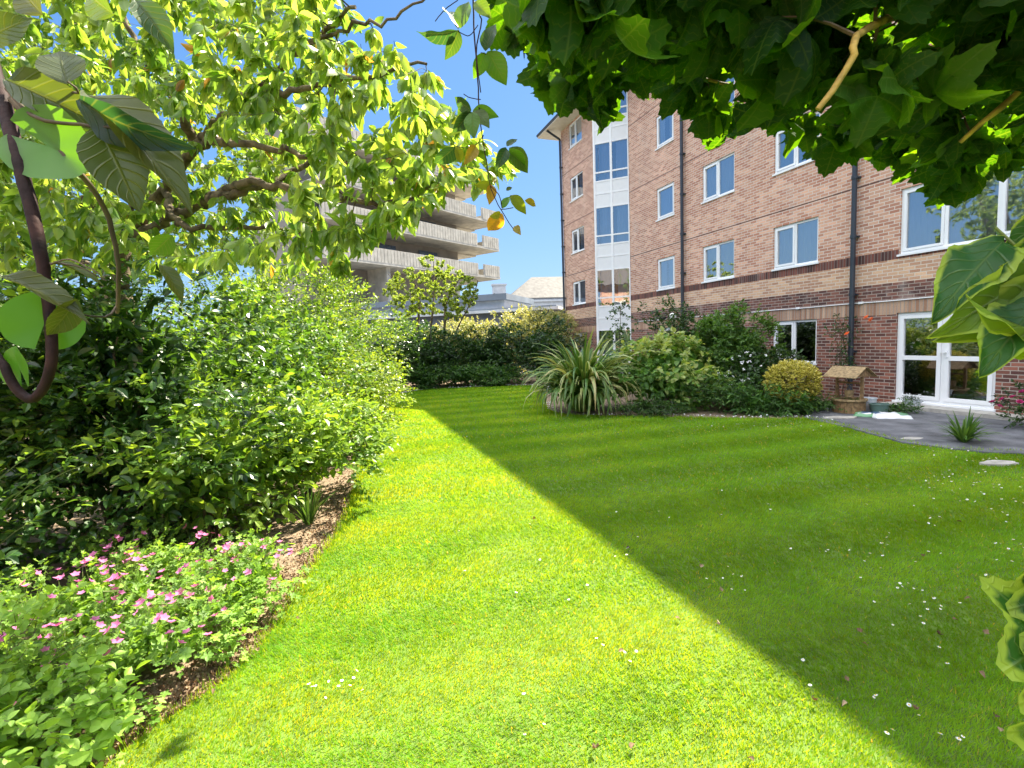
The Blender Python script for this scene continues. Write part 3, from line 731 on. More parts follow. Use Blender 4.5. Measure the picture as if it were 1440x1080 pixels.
# white terrace in the distance
a = at(716, 420, 78.0); ter = thing('white_terrace', (a[0], a[1], 0), math.radians(8), 'distant white terrace with pale slate roof beyond the low building', 'building')
mb = MB(); mb.box((0, 0, 0), (22, 9, 8.3)); mb.build('wall', M['white'], ter)
mb = MB(); V = [(-.4, -.4, 8.3), (22.4, -.4, 8.3), (22.4, 9.4, 8.3), (-.4, 9.4, 8.3), (4.5, 4.5, 12.1), (18, 4.5, 12.1)]
mb.add(V, [(0, 1, 5, 4), (2, 3, 4, 5), (0, 3, 2, 1)]); mb.add(V, [(1, 2, 5, 5), (3, 0, 4, 4)]); mb.build('roof', M['slate'], ter, recalc=True)
for k in range(9):
    for zz in (5.0, 2.0):
        x = .7 + k * 2.35; g = MB(); n = 8
        pts = [(x, zz), (x + 1.0, zz)] + [(x + .5 + .5 * math.cos(t), zz + 1.6 + .5 * math.sin(t)) for t in np.linspace(0, PI, n)]
        g.prism(pts, -.02, .1, axes='xz'); f_ = g.build('window', M['oldglass'], ter)
        g = MB(); g.box((x + .46, -.06, zz), (x + .54, -.02, zz + 2.1)); g.box((x - .1, -.16, zz - .15), (x + 1.1, -.02, zz - .001)); g.build('frame', M['white'], f_)
mb = MB(); mb.box((0, -.3, 7.7), (22, -.0, 8.0)); mb.box((0, -.2, 4.3), (22, 0, 4.5)); mb.build('cornice', M['white'], ter)
a = at(705, 424, 70.0); ch = thing('white_house', (a[0], a[1], 0), .2, 'small far white house with one broad chimney left of the terrace', 'building')
mb = MB(); mb.box((-5, 0, 0), (3, 6, 6.6)); mb.build('wall', M['white'], ch)
mb = MB(); mb.prism([(-5.3, 6.6), (3.3, 6.6), (-1, 8.4)], -.3, 6.3, axes='xz'); mb.build('roof', M['slate'], ch)
mb = MB(); mb.box((-.9, 1, 7.2), (.9, 2, 9.6)); mb.box((-1.05, .9, 9.6), (1.05, 2.1, 9.85)); mb.build('chimney', M['white'], ch)
# blue board on a white van-height kiosk
a = at(781, 470, 34.0); kb = thing('kiosk', (a[0], a[1], 0), -.15, 'white kiosk carrying a deep blue fascia board at the building corner', 'kiosk')
mb = MB(); mb.box((-.9, 0, 0), (3.4, 2.2, 3.0)); mb.build('wall', M['white'], kb)
mb = MB(); mb.box((-1.3, -.3, 3.0), (3.6, 2.3, 3.95)); mb.build('fascia_board', M['bluesign'], kb)
mb = MB(); mb.box((-1.4, -.35, 3.95), (3.7, 2.4, 4.05)); mb.build('roof', M['white'], kb)

# a brick house and trees on the far side of the garden, seen only in reflections
bh = thing('brick_house', (-13, -15, 0), -.65, 'sunlit pale brick house with dark roof behind the viewer reflected in the windows', 'building')
mb = MB(); mb.box((-9, -4, 0), (9, 4, 7.5)); mb.build('wall', M['brick_pink'], bh)
mb = MB(); mb.prism([(-4.6, 7.5), (4.6, 7.5), (0, 10.6)], -9.4, 9.4, axes='yz'); mb.build('roof', M['roof'], bh)
for k in range(5):
    for zz in (1.0, 4.2):
        g = MB(); x = -7.6 + 3.3 * k
        g.box((x, 4.0, zz), (x + 1.5, 4.06, zz + 1.5)); f_ = g.build('window', M['upvc'], bh)
        g = MB(); g.box((x + .08, 4.06, zz + .08), (x + .71, 4.07, zz + 1.42)); g.box((x + .79, 4.06, zz + .08), (x + 1.42, 4.07, zz + 1.42)); g.build('pane', M['oldglass'], f_)

# ------------------------------------------------------------------ ground
def sheet(name, poly, z, mat, th=None):
    mb = MB()
    from mathutils.geometry import tessellate_polygon
    tr = tessellate_polygon([[Vector((p[0], p[1], 0)) for p in poly]])
    V = [(p[0], p[1], z) for p in poly]
    F_ = []
    for a, b, c in tr:
        A, B, C_ = (np.array(V[i]) for i in (a, b, c))
        F_.append((a, b, c, c) if np.cross(B - A, C_ - A)[2] > 0 else (c, b, a, a))
    mb.add(V, F_); o = mb.build(name, mat); return tag(o, kind='structure')
def smooth_poly(pts, n=6, closed=True):
    P = np.array(pts, float); k = len(P); o_ = []
    for i in range(k):
        p0, p1, p2, p3 = P[i - 1], P[i], P[(i + 1) % k], P[(i + 2) % k]
        for t in np.linspace(0, 1, n, endpoint=False):
            o_.append(.5 * ((2 * p1) + (-p0 + p2) * t + (2 * p0 - 5 * p1 + 4 * p2 - p3) * t ** 2 + (-p0 + 3 * p1 - 3 * p2 + p3) * t ** 3))
    return np.array(o_)
sheet('ground', [(-600, -600), (600, -600), (600, 900), (-600, 900)], -.03, M['far_ground'])
sheet('flower_bed_soil', [(-11, -8), (14.8, -8), (10.0, 9.9 - 3), (7.2, 16), (4.4, 25.5), (-16, 25.5)], -.012, M['soil'])
lawn = smooth_poly([(-1.95, -5), (-1.92, .5), (-1.86, 2.0), (-1.6, 2.75), (-1.68, 3.95), (-1.82, 5.3), (-2.45, 8), (-3.0, 11.5), (-3.7, 14), (-4.4, 16.5), (-3.95, 18.0), (-3.3, 19.1), (-1.5, 19.4),
        (.55, 19.3), (1.2, 18.6), (1.0, 16), (.85, 13.3), (1.0, 12.0), (1.6, 11.35), (2.6, 11.0), (3.6, 10.65), (5.0, 10.1), (6.0, 9.85), (6.08, 8.9), (6.05, 7.5), (6.5, 6.9), (7.2, 6.6), (8.4, 5.0), (10, 1.2), (11, -5)], 6)
sheet('lawn', [tuple(p) for p in lawn], 0.0, M['lawn'])
# asphalt path along the wall: a slab of its own with a visible edge
pth = [(5.9, 10.0), (6.0, 8.9), (5.95, 7.5), (6.45, 6.78), (7.2, 6.45), (8.3, 4.9), (9.9, 1.1), (11.5, -3), (16.5, -3.0), (10.4, 5.5), (8.2, 10.9), (7.9, 11.6), (7.0, 11.4)]
mb = MB(); mb.prism(pth, -.1, .025); tag(mb.build('path', M['tarmac'], recalc=True), kind='structure')

# ------------------------------------------------------------------ grass
from math import floor
def in_poly(P, poly):
    x, y = P[:, 0], P[:, 1]; c = np.zeros(len(P), bool); n = len(poly)
    for i in range(n):
        x0, y0 = poly[i]; x1, y1 = poly[(i + 1) % n]
        m_ = ((y0 > y) != (y1 > y)) & (x < (x1 - x0) * (y - y0) / (y1 - y0 + 1e-12) + x0)
        c ^= m_
    return c
def vnoise(P, s, seed):
    g = np.random.default_rng(seed).random((64, 64)); q = P * s; i = np.floor(q).astype(int); f = q - i; f = f * f * (3 - 2 * f)
    a = g[i[:, 0] % 64, i[:, 1] % 64]; b = g[(i[:, 0] + 1) % 64, i[:, 1] % 64]; c = g[i[:, 0] % 64, (i[:, 1] + 1) % 64]; d = g[(i[:, 0] + 1) % 64, (i[:, 1] + 1) % 64]
    return (a * (1 - f[:, 0]) + b * f[:, 0]) * (1 - f[:, 1]) + (c * (1 - f[:, 0]) + d * f[:, 0]) * f[:, 1]
sdv = np.array([-.28, .96])     # across the mowing stripes
GR = MB()
zones = [(1.2, 3.2, 17000, .023, .0030), (3.2, 5.5, 9500, .026, .0042), (5.5, 9, 3800, .032, .0068), (9, 14, 1500, .040, .011), (14, 20, 700, .045, .018)]
for y0, y1, den, hh, ww in zones:
    xa, xb = -min(4.6, 1.1 * y1 + .3), min(10.5, 1.1 * y1 + 2.6)
    n = int((xb - xa) * (y1 - y0) * den)
    P = np.stack([R.uniform(xa, xb, n), R.uniform(y0, y1, n)], 1)
    P = P[(np.abs(P[:, 0]) < P[:, 1] * 1.1 + .5) | ((P[:, 0] > 0) & (P[:, 0] < P[:, 1] * 1.1 + 2.6) & (R.random(len(P)) < .5))]
    P = P[in_poly(P, lawn)]
    n = len(P)
    s = P @ sdv; stripe = np.sin(s * 2 * PI / 1.15)
    # stripes only in the mown open part
    lean = nrm(np.stack([np.cos(R.uniform(0, 2 * PI, n)), np.sin(R.uniform(0, 2 * PI, n)), np.full(n, 0)], 1)) * R.uniform(.2, .9, n)[:, None]
    lean[:, 0] += .55 * stripe * .96; lean[:, 1] += .55 * stripe * .28
    hv = hh * R.uniform(.5, 1.25, n) * (.75 + .5 * vnoise(P, 1.7, 3))
    a = R.uniform(0, PI, n); side = np.stack([np.cos(a), np.sin(a), np.zeros(n)], 1) * (ww * R.uniform(.7, 1.3, n))[:, None]
    B = np.concatenate([P, np.full((n, 1), -.002)], 1)
    T = B + np.stack([lean[:, 0] * hv, lean[:, 1] * hv, hv], 1)
    V = np.stack([B - side, B + side, T], 1).reshape(-1, 3)
    pat = vnoise(P, .8, 5) * .5 + vnoise(P, 3.1, 6) * .5
    tn = np.clip(.10 + .62 * pat + R.normal(0, .09, n) + .20 * stripe, 0, .84)
    dry = R.random(n) < (.008 + .03 * (vnoise(P, 2.3, 9) > .7)); tn[dry] = 1
    GR.add(V, np.arange(3 * n).reshape(-1, 3), tint=np.repeat(tn, 3))
# ragged longer tufts on the lawn edge
E_ = []; 
for i in range(len(lawn)):
    a, b = lawn[i], lawn[(i + 1) % len(lawn)]
    if max(a[1], b[1]) < .8 : continue
    Lg = np.linalg.norm(b - a); k = int(Lg * (500 if a[1] < 6 else 220)); t = R.random(k)[:, None]; E_.append(a + (b - a) * t + R.normal(0, .035, (k, 2)))
P = np.concatenate(E_); n = len(P); wv = np.clip(P[:, 1] * .0009, .002, .012)
hv = R.uniform(.03, .085, n); a = R.uniform(0, 2 * PI, n); ln = np.stack([np.cos(a), np.sin(a)], 1) * (hv * R.uniform(.1, .8, n))[:, None]
side = np.stack([-np.sin(a), np.cos(a), np.zeros(n)], 1) * wv[:, None]
B = np.concatenate([P, np.full((n, 1), -.01)], 1); T = B + np.concatenate([ln, hv[:, None]], 1)
GR.add(np.stack([B - side, B + side, T], 1).reshape(-1, 3), np.arange(3 * n).reshape(-1, 3), tint=np.repeat(np.clip(R.normal(.5, .2, n), 0, .9), 3))
tag(GR.build('grass', M['grass']), 'short mown green grass blades of the lawn', None, None, 'stuff')

# ------------------------------------------------------------------ hedge at the far end of the lawn
def gx(x, y, d):
    p = at(x, y, d); return (p[0], p[1])
T_FAR = T_D
hp = [(585, 25.2, 1.9, 2.82, 'leaf_dark', .5, 'dark glossy shrub under the light tree at the left end of the back hedge'),
      (655, 25.4, 2.0, 2.87, 'leaf_pier', .62, 'pale tipped shrub in the middle of the back hedge below the stepped roofs'),
      (725, 25.6, 2.0, 3.12, 'leaf_pier', .66, 'pale tipped shrub in the back hedge below the distant white terrace'),
      (775, 25.4, 1.5, 3.07, 'leaf_pier', .6, 'pale tipped shrub at the right end of the back hedge by the brick corner')]
for i, (px, d, r, h, mt, tb, lb) in enumerate(hp):
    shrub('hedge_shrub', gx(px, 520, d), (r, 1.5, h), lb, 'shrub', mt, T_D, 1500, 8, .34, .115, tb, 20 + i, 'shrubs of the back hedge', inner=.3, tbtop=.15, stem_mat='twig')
hp = [(545, 19.9, 1.5, 2.3, 'leaf_dark', .35, 'dark shrub at the far left corner of the lawn'),
      (617, 20.8, 1.3, 2.0, 'leaf_dark', .4, 'dark green shrub standing left of the lowest bright green shrub'),
      (765, 20.6, 1.6, 2.45, 'leaf_dark', .35, 'broad dark green shrub behind the flax clump at the back of the lawn'),
      (690, 21.2, 1.5, 2.2, 'leaf_dark', .5, 'dark shrub with scattered shiny leaves in front of the middle back hedge')]
for i, (px, d, r, h, mt, tb, lb) in enumerate(hp):
    shrub('hedge_shrub', gx(px, 520, d), (r, 1.1, h), lb, 'shrub', mt, T_D, 1000, 8, .3, .12, tb, 30 + i, 'shrubs of the back hedge', inner=.35)
for i, (px, d, r, h, mt, tb, lb) in enumerate([(652, 20.0, .75, 1.0, 'leaf_green', .5, 'low bright green shrub at the foot of the back hedge left of centre'),
      (705, 19.9, .8, .85, 'leaf_green', .45, 'low green mound at the foot of the back hedge right of centre'),
      (595, 19.6, .6, .8, 'leaf_green', .4, 'small green shrub at the left foot of the back hedge')]):
    shrub('low_shrub', gx(px, 545, d), (r, .6, h), lb, 'shrub', mt, T_D, 450, 7, .2, .09, tb, 40 + i, 'low shrubs at the foot of the back hedge')

# ------------------------------------------------------------------ trees
def limb_pts(pts, n=10, jit=.02):
    P = np.array(pts, float)
    s = np.r_[0, np.cumsum(np.linalg.norm(np.diff(P, axis=0), axis=1))]
    t = np.linspace(0, s[-1], n * (len(P) - 1) + 1)
    # catmull
    out_ = []
    for q in t:
        i = min(np.searchsorted(s, q, 'right') - 1, len(P) - 2); u = (q - s[i]) / (s[i + 1] - s[i])
        p0 = P[max(i - 1, 0)]; p1 = P[i]; p2 = P[i + 1]; p3 = P[min(i + 2, len(P) - 1)]
        out_.append(.5 * ((2 * p1) + (-p0 + p2) * u + (2 * p0 - 5 * p1 + 4 * p2 - p3) * u ** 2 + (-p0 + 3 * p1 - 3 * p2 + p3) * u ** 3))
    o_ = np.array(out_); o_[1:-1] += R.normal(0, jit, (len(o_) - 2, 3)); return o_

def tree(name, base, limbs, targets, label, cat, T, leafm, barkm, size, nleaf=12, twr=.006, tb=.5, org=True, trunk_k=10, droop=.5, tips=.55, leaf_up=.5, hang=.6, cols=None, group=None, jit=.012):
    """limbs: list of (points, r0, r1) ; targets: twig ends ; leaves hang along the outer part of every twig"""
    base = np.array(base, float)
    root = thing(name, tuple(base), 0, label, cat, group)
    tr = MB(); nodes = []; rads = []
    for pts, r0, r1 in limbs:
        P = limb_pts(pts, 9, jit) - base; rr = np.linspace(r0, r1, len(P)) * (1 + R.normal(0, .05, len(P)))
        tr.tube(P, rr, trunk_k); nodes.append(P[len(P) // 5:]); rads.append(rr[len(P) // 5:])
    tr.build('trunk', M[barkm], root, smooth=True)
    Nn = np.concatenate(nodes); Rr = np.concatenate(rads)
    T_ = np.asarray(targets) - base
    dist = np.array([np.min(np.linalg.norm(Nn - t, axis=1)) for t in T_]); order = np.argsort(dist)
    tw = MB(); P_, D_, N_, S_, C_ = [], [], [], [], []
    for q in order:
        t = T_[q]; dd_ = np.linalg.norm(Nn - t, axis=1) + .25 * np.abs(np.clip(Nn[:, 2] - t[2], 0, 9)); j = np.argmin(dd_)
        s = Nn[j]; Lg = np.linalg.norm(t - s)
        if Lg < .05: continue
        n = max(4, int(Lg / .12)); u = np.linspace(0, 1, n)[:, None]
        mid = (s + t) / 2 + R.normal(0, .12 * Lg, 3) + np.array([0, 0, .12 * Lg])
        pts = (1 - u) ** 2 * s + 2 * u * (1 - u) * mid + u ** 2 * t + R.normal(0, .012, (n, 3)) * u
        r0 = min(Rr[j] * .6, twr * (1 + Lg)); rr = np.linspace(r0, .0015, n)
        tw.tube(pts, rr, 4, cap=False)
        Nn = np.concatenate([Nn, pts[1:-1]]); Rr = np.concatenate([Rr, rr[1:-1]])
        m_ = int(nleaf * R.uniform(.6, 1.3)); f = R.uniform(1 - tips if Lg < 1 else 1 - tips * .8, 1.0, m_)
        idx = f * (n - 1); i0 = np.clip(idx.astype(int), 0, n - 2); fr = (idx - i0)[:, None]
        pp = pts[i0] * (1 - fr) + pts[i0 + 1] * fr; ax_ = nrm(pts[i0 + 1] - pts[i0])
        dr = nrm(ax_ * .5 + rdir(m_) * .8 + np.array([0, 0, -hang]))
        P_.append(pp + dr * .012); D_.append(dr); N_.append(nrm(R.normal(0, .6, (m_, 3)) + np.array([0, 0, leaf_up]))); S_.append(size * R.uniform(.6, 1.2, m_))
        c = tb + R.normal(0, .2, m_)
        if cols is not None: c = c + cols(t + base)
        C_.append(c)
    tw.build('branches', M['twig'], root)
    P_, D_, N_, S_, C_ = map(np.concatenate, (P_, D_, N_, S_, C_))
    lf = MB(); Ts = T if isinstance(T, list) else [T]; k = R.integers(0, len(Ts), len(P_))
    for q, TT in enumerate(Ts):
        w_ = k == q; scatter(lf, TT, P_[w_], D_[w_], N_[w_], S_[w_], np.clip(C_[w_], 0, 1))
    lf.build('crown', M[leafm], root, smooth=True)
    return root

# cherry tree on the left, limbs traced in the space above the border
fork = at(172, 345, 5.2)
b0 = np.array([fork[0] + .05, fork[1] + .05, 0])
limbs = [([b0, b0 + (.03, 0, 1.2), fork + (-.05, 0, -.5), fork], .12, .09),
         ([fork, at(232, 268, 4.8), at(276, 206, 4.5), at(330, 203, 3.85), at(420, 216, 3.6), at(500, 232, 3.4)], .062, .012),
         ([fork, at(205, 325, 5.0), at(285, 284, 4.6), at(348, 258, 4.0), at(440, 275, 3.7), at(540, 285, 3.4), at(610, 262, 3.2)], .058, .010),
         ([at(285, 284, 4.6), at(340, 268, 4.15), at(420, 238, 4.4), at(480, 190, 4.6)], .05, .012),
         ([at(232, 268, 4.8), at(255, 316, 4.3), at(330, 318, 4.4), at(420, 325, 4.5), at(500, 340, 4.6)], .035, .01),
         ([at(276, 206, 4.5), at(330, 150, 3.9), at(390, 100, 3.7), at(450, 50, 3.4), at(500, 10, 3.1)], .045, .01),
         ([at(330, 150, 3.9), at(400, 130, 3.6), at(500, 110, 3.2), at(600, 90, 3.0)], .03, .008),
         ([fork, at(130, 280, 5.0), at(80, 210, 4.3), at(30, 130, 4.2), at(-60, 40, 4.0)], .07, .015),
         ([at(276, 206, 4.5), at(240, 130, 4.2), at(190, 60, 4.3), at(160, -40, 4.3)], .045, .012),
         ([at(130, 280, 5.0), at(60, 290, 4.8), at(-40, 250, 5.2)], .04, .012),
         ([at(450, 50, 3.4), at(560, 20, 3.0), at(640, -40, 2.8)], .014, .005)]
def edge(y):
    return np.interp(y, [-120, 0, 50, 100, 150, 200, 235, 270, 310, 345, 380], [400, 470, 545, 610, 650, 700, 715, 640, 590, 530, 470])
tg = []
while len(tg) < 1560:
    y = R.uniform(-230, 375); x = R.uniform(-160, 720); e_ = edge(y)
    if y < -70 and x > 200: continue
    if x > e_ : continue
    if y > 330 and R.random() < .4: continue
    if 480 < x < e_ and R.random() < .25: continue
    mid_ = 160 < x < 400 and 180 < y < 330
    if mid_ and R.random() < .3: continue
    d = R.uniform(4.1, 5.8) if mid_ else R.uniform(2.7, 5.4) if x < 450 else R.uniform(2.7, 3.9)
    tg.append(at(x, y, d))
tree('cherry_tree', b0, limbs, tg, 'cherry tree with bright backlit yellow green leaves on spreading bare limbs at left', 'tree', T_CH, 'cherry', 'bark', .112, 14, .0055, .5,
     hang=1.0, cols=lambda p: .10 * max(0, min(1, (p[0] + 1.2) / 1.2)))

# leafy tree behind the border, filling in behind the cherry
b1 = at(150, 560, 11.5); b1[2] = 0
limbs2 = [([b1, at(150, 420, 11.5), at(160, 330, 11.5)], .16, .10), ([at(160, 330, 11.5), at(110, 230, 11.3), at(60, 120, 11)], .09, .02), ([at(160, 330, 11.5), at(220, 230, 11.6), at(260, 120, 11.8)], .09, .02),
          ([at(220, 230, 11.6), at(320, 240, 11.2), at(390, 250, 11)], .05, .015), ([at(150, 380, 11.5), at(30, 330, 11), at(-60, 260, 11)], .06, .02)]
tg = []
while len(tg) < 620:
    x = R.uniform(-150, 425); y = R.uniform(40, 400)
    if ((x - 140) / 290) ** 2 + ((y - 240) / 190) ** 2 > 1 + .15 * math.sin(x / 23) + .1 * math.sin(y / 17): continue
    tg.append(at(x, y, R.uniform(9.6, 13.2)))
tree('broadleaf_tree', b1, limbs2, tg, 'taller light green tree rising behind the border and the cherry crown', 'tree', T_O, 'leaf_acer', 'bark', .15, 26, .008, .45, trunk_k=8, hang=.4, tips=.7)

# small multi-stemmed tree over the back hedge
b = ground_at(610, 548); b = at(607, 540, 22.0); b[2] = 0
def off(x, y, d=22.0): return at(x, y, d)
limbs = [([b, off(588, 470), off(590, 420), off(575, 380)], .10, .03), ([b + (.3, 0, 0), off(625, 465), off(628, 425), off(650, 385)], .09, .025),
         ([b + (.1, .2, 0), off(606, 470), off(610, 420), off(610, 372)], .08, .02), ([b + (.5, .2, 0), off(640, 470, 21.7), off(660, 430, 21.6), off(672, 395, 21.5)], .05, .02),
         ([off(590, 420), off(560, 400), off(545, 385)], .03, .01)]
tg = []
while len(tg) < 330:
    a = R.uniform(0, 2 * PI); r = R.uniform(0, 1) ** .5
    x = 605 + 68 * r * math.cos(a); y = 408 + 42 * r * math.sin(a) - 6 * math.cos((x - 600) / 16.)
    tg.append(at(x, y, 22 + R.uniform(-1.6, 1.6)))
tree('garden_tree', b, limbs, tg, 'small light green multi-stemmed tree above the back hedge before the concrete block', 'tree', T_D2, 'leaf_acer', 'bark', .095, 60, .008, .7, trunk_k=7, hang=.2)

# sapling before the white bay
b = at(870, 560, 14.6); b[2] = 0
tg = [at(869 + R.uniform(-17, 17) * (1.0 if i < 26 else .7), 450 + R.uniform(-28, 34), 14.6 + R.uniform(-.3, .3)) for i in range(40)]
tree('sapling', b, [([b, at(871, 490, 14.6), at(872, 430, 14.6)], .02, .006)], tg, 'thin sapling standing in front of the white bay behind the flax', 'tree', T_O, 'leaf_dark', 'bark', .085, 9, .004, .65, trunk_k=6, hang=.2)

# ------------------------------------------------------------------ shrubs of the left border
LB = [ # x, y, rx, ry, h, mat, T, nsp, nl, len, size, tb, label
 (-5.9, 3.9, 1.7, 1.8, 2.9, 'leaf_dark', T_O, 1500, 8, .30, .085, .45, 'tall dark glossy evergreen at the left edge behind the cherry trunk'),
 (-6.6, 8.0, 2.2, 2.4, 3.3, 'leaf_dark', T_O, 1500, 8, .30, .085, .5, 'tall dark evergreen behind the rose bushes left of the lawn'),
 (-5.9, 12.0, 2.2, 2.4, 3.5, 'leaf_priv', T_D, 1700, 8, .30, .09, .45, 'tall privet bush behind the bright bush at the lawn bend'),
 (-4.6, 10.8, 1.55, 1.7, 3.05, 'leaf_priv', T_D, 1900, 9, .30, .085, .52, 'bright leafy bush hanging over the bend of the sunlit lawn'),
 (-6.2, 16.6, 2.2, 2.2, 3.6, 'leaf_priv', T_D, 1400, 8, .32, .11, .55, 'tall privet bush at the far left end of the border'),
 (-3.6, 7.0, 1.2, 1.4, 2.4, 'leaf_rose', T_D2, 1300, 8, .28, .09, .42, 'sprawling fine leaved bush between the rose bush and the lawn bend'),
 (-3.65, 4.5, .85, .75, 2.7, 'leaf_dark', T_O, 1000, 8, .30, .095, .62, 'glossy dark bush with shiny leaflets in front of the dark evergreen'),
 (-4.75, 4.0, 1.0, .9, 2.7, 'leaf_rose', T_O, 1000, 8, .28, .09, .5, 'tall bush with mid green leaves filling the left edge below the vine'),
 (-4.2, 3.35, .8, .6, .75, 'leaf_green', T_O, 260, 8, .24, .08, .4, 'low shaded bush at the left edge behind the geraniums'),
 (-2.95, 4.6, .85, .85, 1.35, 'leaf_rose', T_O, 560, 8, .26, .09, .6, 'low arching rose bush beside the dry soil edge'),
 (-2.5, 5.75, .75, 1.0, 1.15, 'leaf_rose', T_O, 520, 8, .24, .075, .65, 'low leafy bush trailing over the soil edge beyond the rose bush'),
 (-2.75, 8.6, .75, 1.3, 1.5, 'leaf_priv', T_D2, 900, 8, .24, .065, .7, 'low bright bush overhanging the sunlit lawn before the lawn bend'),
]
for i, (x, y, rx, ry, h, mt, TT, nsp, nl, ln_, sz, tb, lb) in enumerate(LB):
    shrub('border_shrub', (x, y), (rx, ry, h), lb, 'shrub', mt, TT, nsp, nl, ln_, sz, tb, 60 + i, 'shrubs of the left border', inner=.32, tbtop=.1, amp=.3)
# light sprig at far left
def spray(name, base, tips, label, cat, T, mat, nl, length, size, tb, group=None, stemr=.006, stem='greenstem'):
    base = np.array(base, float); root = thing(name, tuple(base), 0, label, cat, group)
    st = MB(); O = []; D = []
    for t in tips:
        t = np.array(t) - base; u = np.linspace(0, 1, 9)[:, None]; mid = t * np.array([.35, .35, .8]) + R.normal(0, .04, 3)
        pts = 2 * u * (1 - u) * mid + u ** 2 * t; st.tube(pts, np.linspace(stemr, .0015, 9), 5, cap=False)
        for q in range(3, 9):
            O.append(pts[q]); D.append(nrm(nrm(pts[q] - pts[q - 1]) * .6 + R.normal(0, .45, 3)))
    fo = MB(); sprigs(fo, T, np.array(O), np.array(D), nl, length, size, tb, .15, .1, .8)
    fo.build('foliage', M[mat], root, smooth=True); st.build('stems', M[stem], root); return root
g0 = ground_at(60, 860); g0 = np.array([-4.0, 3.3, 0])
spray('rose_bush', g0, [at(45, 640, 3.5), at(90, 655, 3.4), at(130, 650, 3.5), at(30, 690, 3.3), at(110, 700, 3.4), at(20, 610, 3.6)], 'thin upright shoots of rose in front of the deep shade at far left', 'shrub', T_O, 'leaf_rose', 6, .14, .06, .55)

# shrub in the bottom left corner
shrub('border_shrub', (-2.42, 1.85), (.52, .45, .62), 'oval leaved bush in the very bottom left corner', 'shrub', 'leaf_ger', T_HYD, 420, 7, .15, .05, .85, 91, 'shrubs of the left border', inner=.3)
# strap leaves beside the soil edge
def tuft(name, c, n, L_, w_, label, cat, mat, tb, z=0, group=None, spread=.9, r0=.05, droop=.6, tv=.2):
    root = thing(name, (c[0], c[1], z), 0, label, cat, group); mb = MB(); ns = 7
    for q in range(n):
        a = R.uniform(0, 2 * PI); l = L_ * R.uniform(.55, 1.1); o = np.array([math.cos(a), math.sin(a), 0]); sp = R.uniform(.1, spread)
        u = np.linspace(0, 1, ns)
        pts = (o * r0 * R.uniform(0, 1))[None] + l * (u[:, None] * nrm(o * sp + np.array([0, 0, 1])) + (u ** 2.2)[:, None] * np.array([0, 0, -droop * sp]) + (u ** 2)[:, None] * o * .25 * sp)
        pts[:, 2] = np.maximum(pts[:, 2], .01)
        sd = np.array([-o[1], o[0], 0]) ; wd = w_ * np.sin(PI * np.clip(u * .85 + .12, 0, 1)) ** .7
        Lf = pts - sd * wd[:, None]; Rt = pts + sd * wd[:, None]; md = pts - np.array([0, 0, .25]) * wd[:, None]
        V = np.stack([Lf, md, Rt], 1).reshape(-1, 3); Fc = []
        for i in range(ns - 1): Fc += [(i * 3, i * 3 + 1, i * 3 + 4, i * 3 + 3), (i * 3 + 1, i * 3 + 2, i * 3 + 5, i * 3 + 4)]
        mb.add(V, Fc, tint=np.clip(tb + R.normal(0, tv) + np.repeat(u, 3) * .1, 0, 1))
    mb.build('leaves', M[mat], root, smooth=True)
    return root
tuft('iris_clump', (-2.12, 4.95), 60, .5, .009, 'clump of narrow upright leaves on the dry soil edge', 'plant', 'flax', .35, spread=.6)
tuft('day_lily', (6.75, 7.35), 110, .55, .014, 'arching strap leaved clump at the edge of the asphalt path', 'plant', 'leaf_green', .6, z=.02)

# ------------------------------------------------------------------ pink geraniums
def flower_mesh(np_=5, pr=.020, cup=.3):
    mb = MB()
    for q in range(np_):
        a = q * 2 * PI / np_; V, Fc, U = T_leaf(3, 1, .42, .2, -.15, .7)
        V = V * pr * 1.25; c, s = math.cos(a), math.sin(a); V = V @ np.array([[c, s, 0], [-s, c, 0], [0, 0, 1]]); V[:, 2] += np.hypot(V[:, 0], V[:, 1]) * cup
        mb.add(V, Fc, tint=.5)
    return mb
def ger(c, rad, n, label, nfl, seed, px):
    root = shrub('geranium', c, rad, label, 'flowering plant', 'leaf_ger', T_GER, n, 6, .15, .05, .55, seed, 'pink geraniums along the border', inner=.3, stem_mat='greenstem', n_stem=4, amp=.1, up=1.2)
    f0 = None
    for q in range(nfl):
        a = R.uniform(0, 2 * PI); r = R.uniform(0, 1) ** .5; x, y = r * rad[0] * math.cos(a), r * rad[1] * math.sin(a)
        z = rad[2] * (.62 + .42 * math.sqrt(max(0, 1 - r * r))) + R.uniform(0, .05)
        if f0 is None:
            f = flower_mesh().build('flower', M['petal_p'], root, smooth=True); f0 = f
            s_ = MB().tube([(0, 0, 0), (.005, .004, -.06), (0, 0, -.14)], .0011, 4).build('flower_stalk', M['greenstem'], f)
            f1 = s_
        else:
            f = f0.copy(); COL.objects.link(f); f.parent = root
            s_ = f1.copy(); COL.objects.link(s_); s_.parent = f
        f.location = (x, y, z); k = R.uniform(.75, 1.25); f.scale = (k, k, k); f.rotation_euler = (R.normal(.25, .35), R.normal(0, .35), R.uniform(0, 6.28))
    return root
GP = [((-2.75, 3.05), (.55, .45, .42), 330, 34, 'geranium patch with many pink flowers in the middle of the flower border'),
      ((-2.15, 2.65), (.46, .38, .36), 300, 24, 'geranium patch with pink flowers nearest to the lawn corner'),
      ((-1.98, 3.4), (.36, .42, .34), 260, 20, 'geranium patch with lilac pink flowers on the dry soil edge'),
      ((-2.95, 2.35), (.55, .42, .40), 260, 22, 'geranium patch with bright pink flowers at the left edge'),
      ((-2.85, 3.75), (.5, .4, .36), 190, 18, 'half shaded geranium patch with dusty pink flowers below the rose bush'),
      ((-2.25, 2.15), (.35, .3, .3), 180, 5, 'nearly flowerless geranium foliage beside the bottom left bush')]
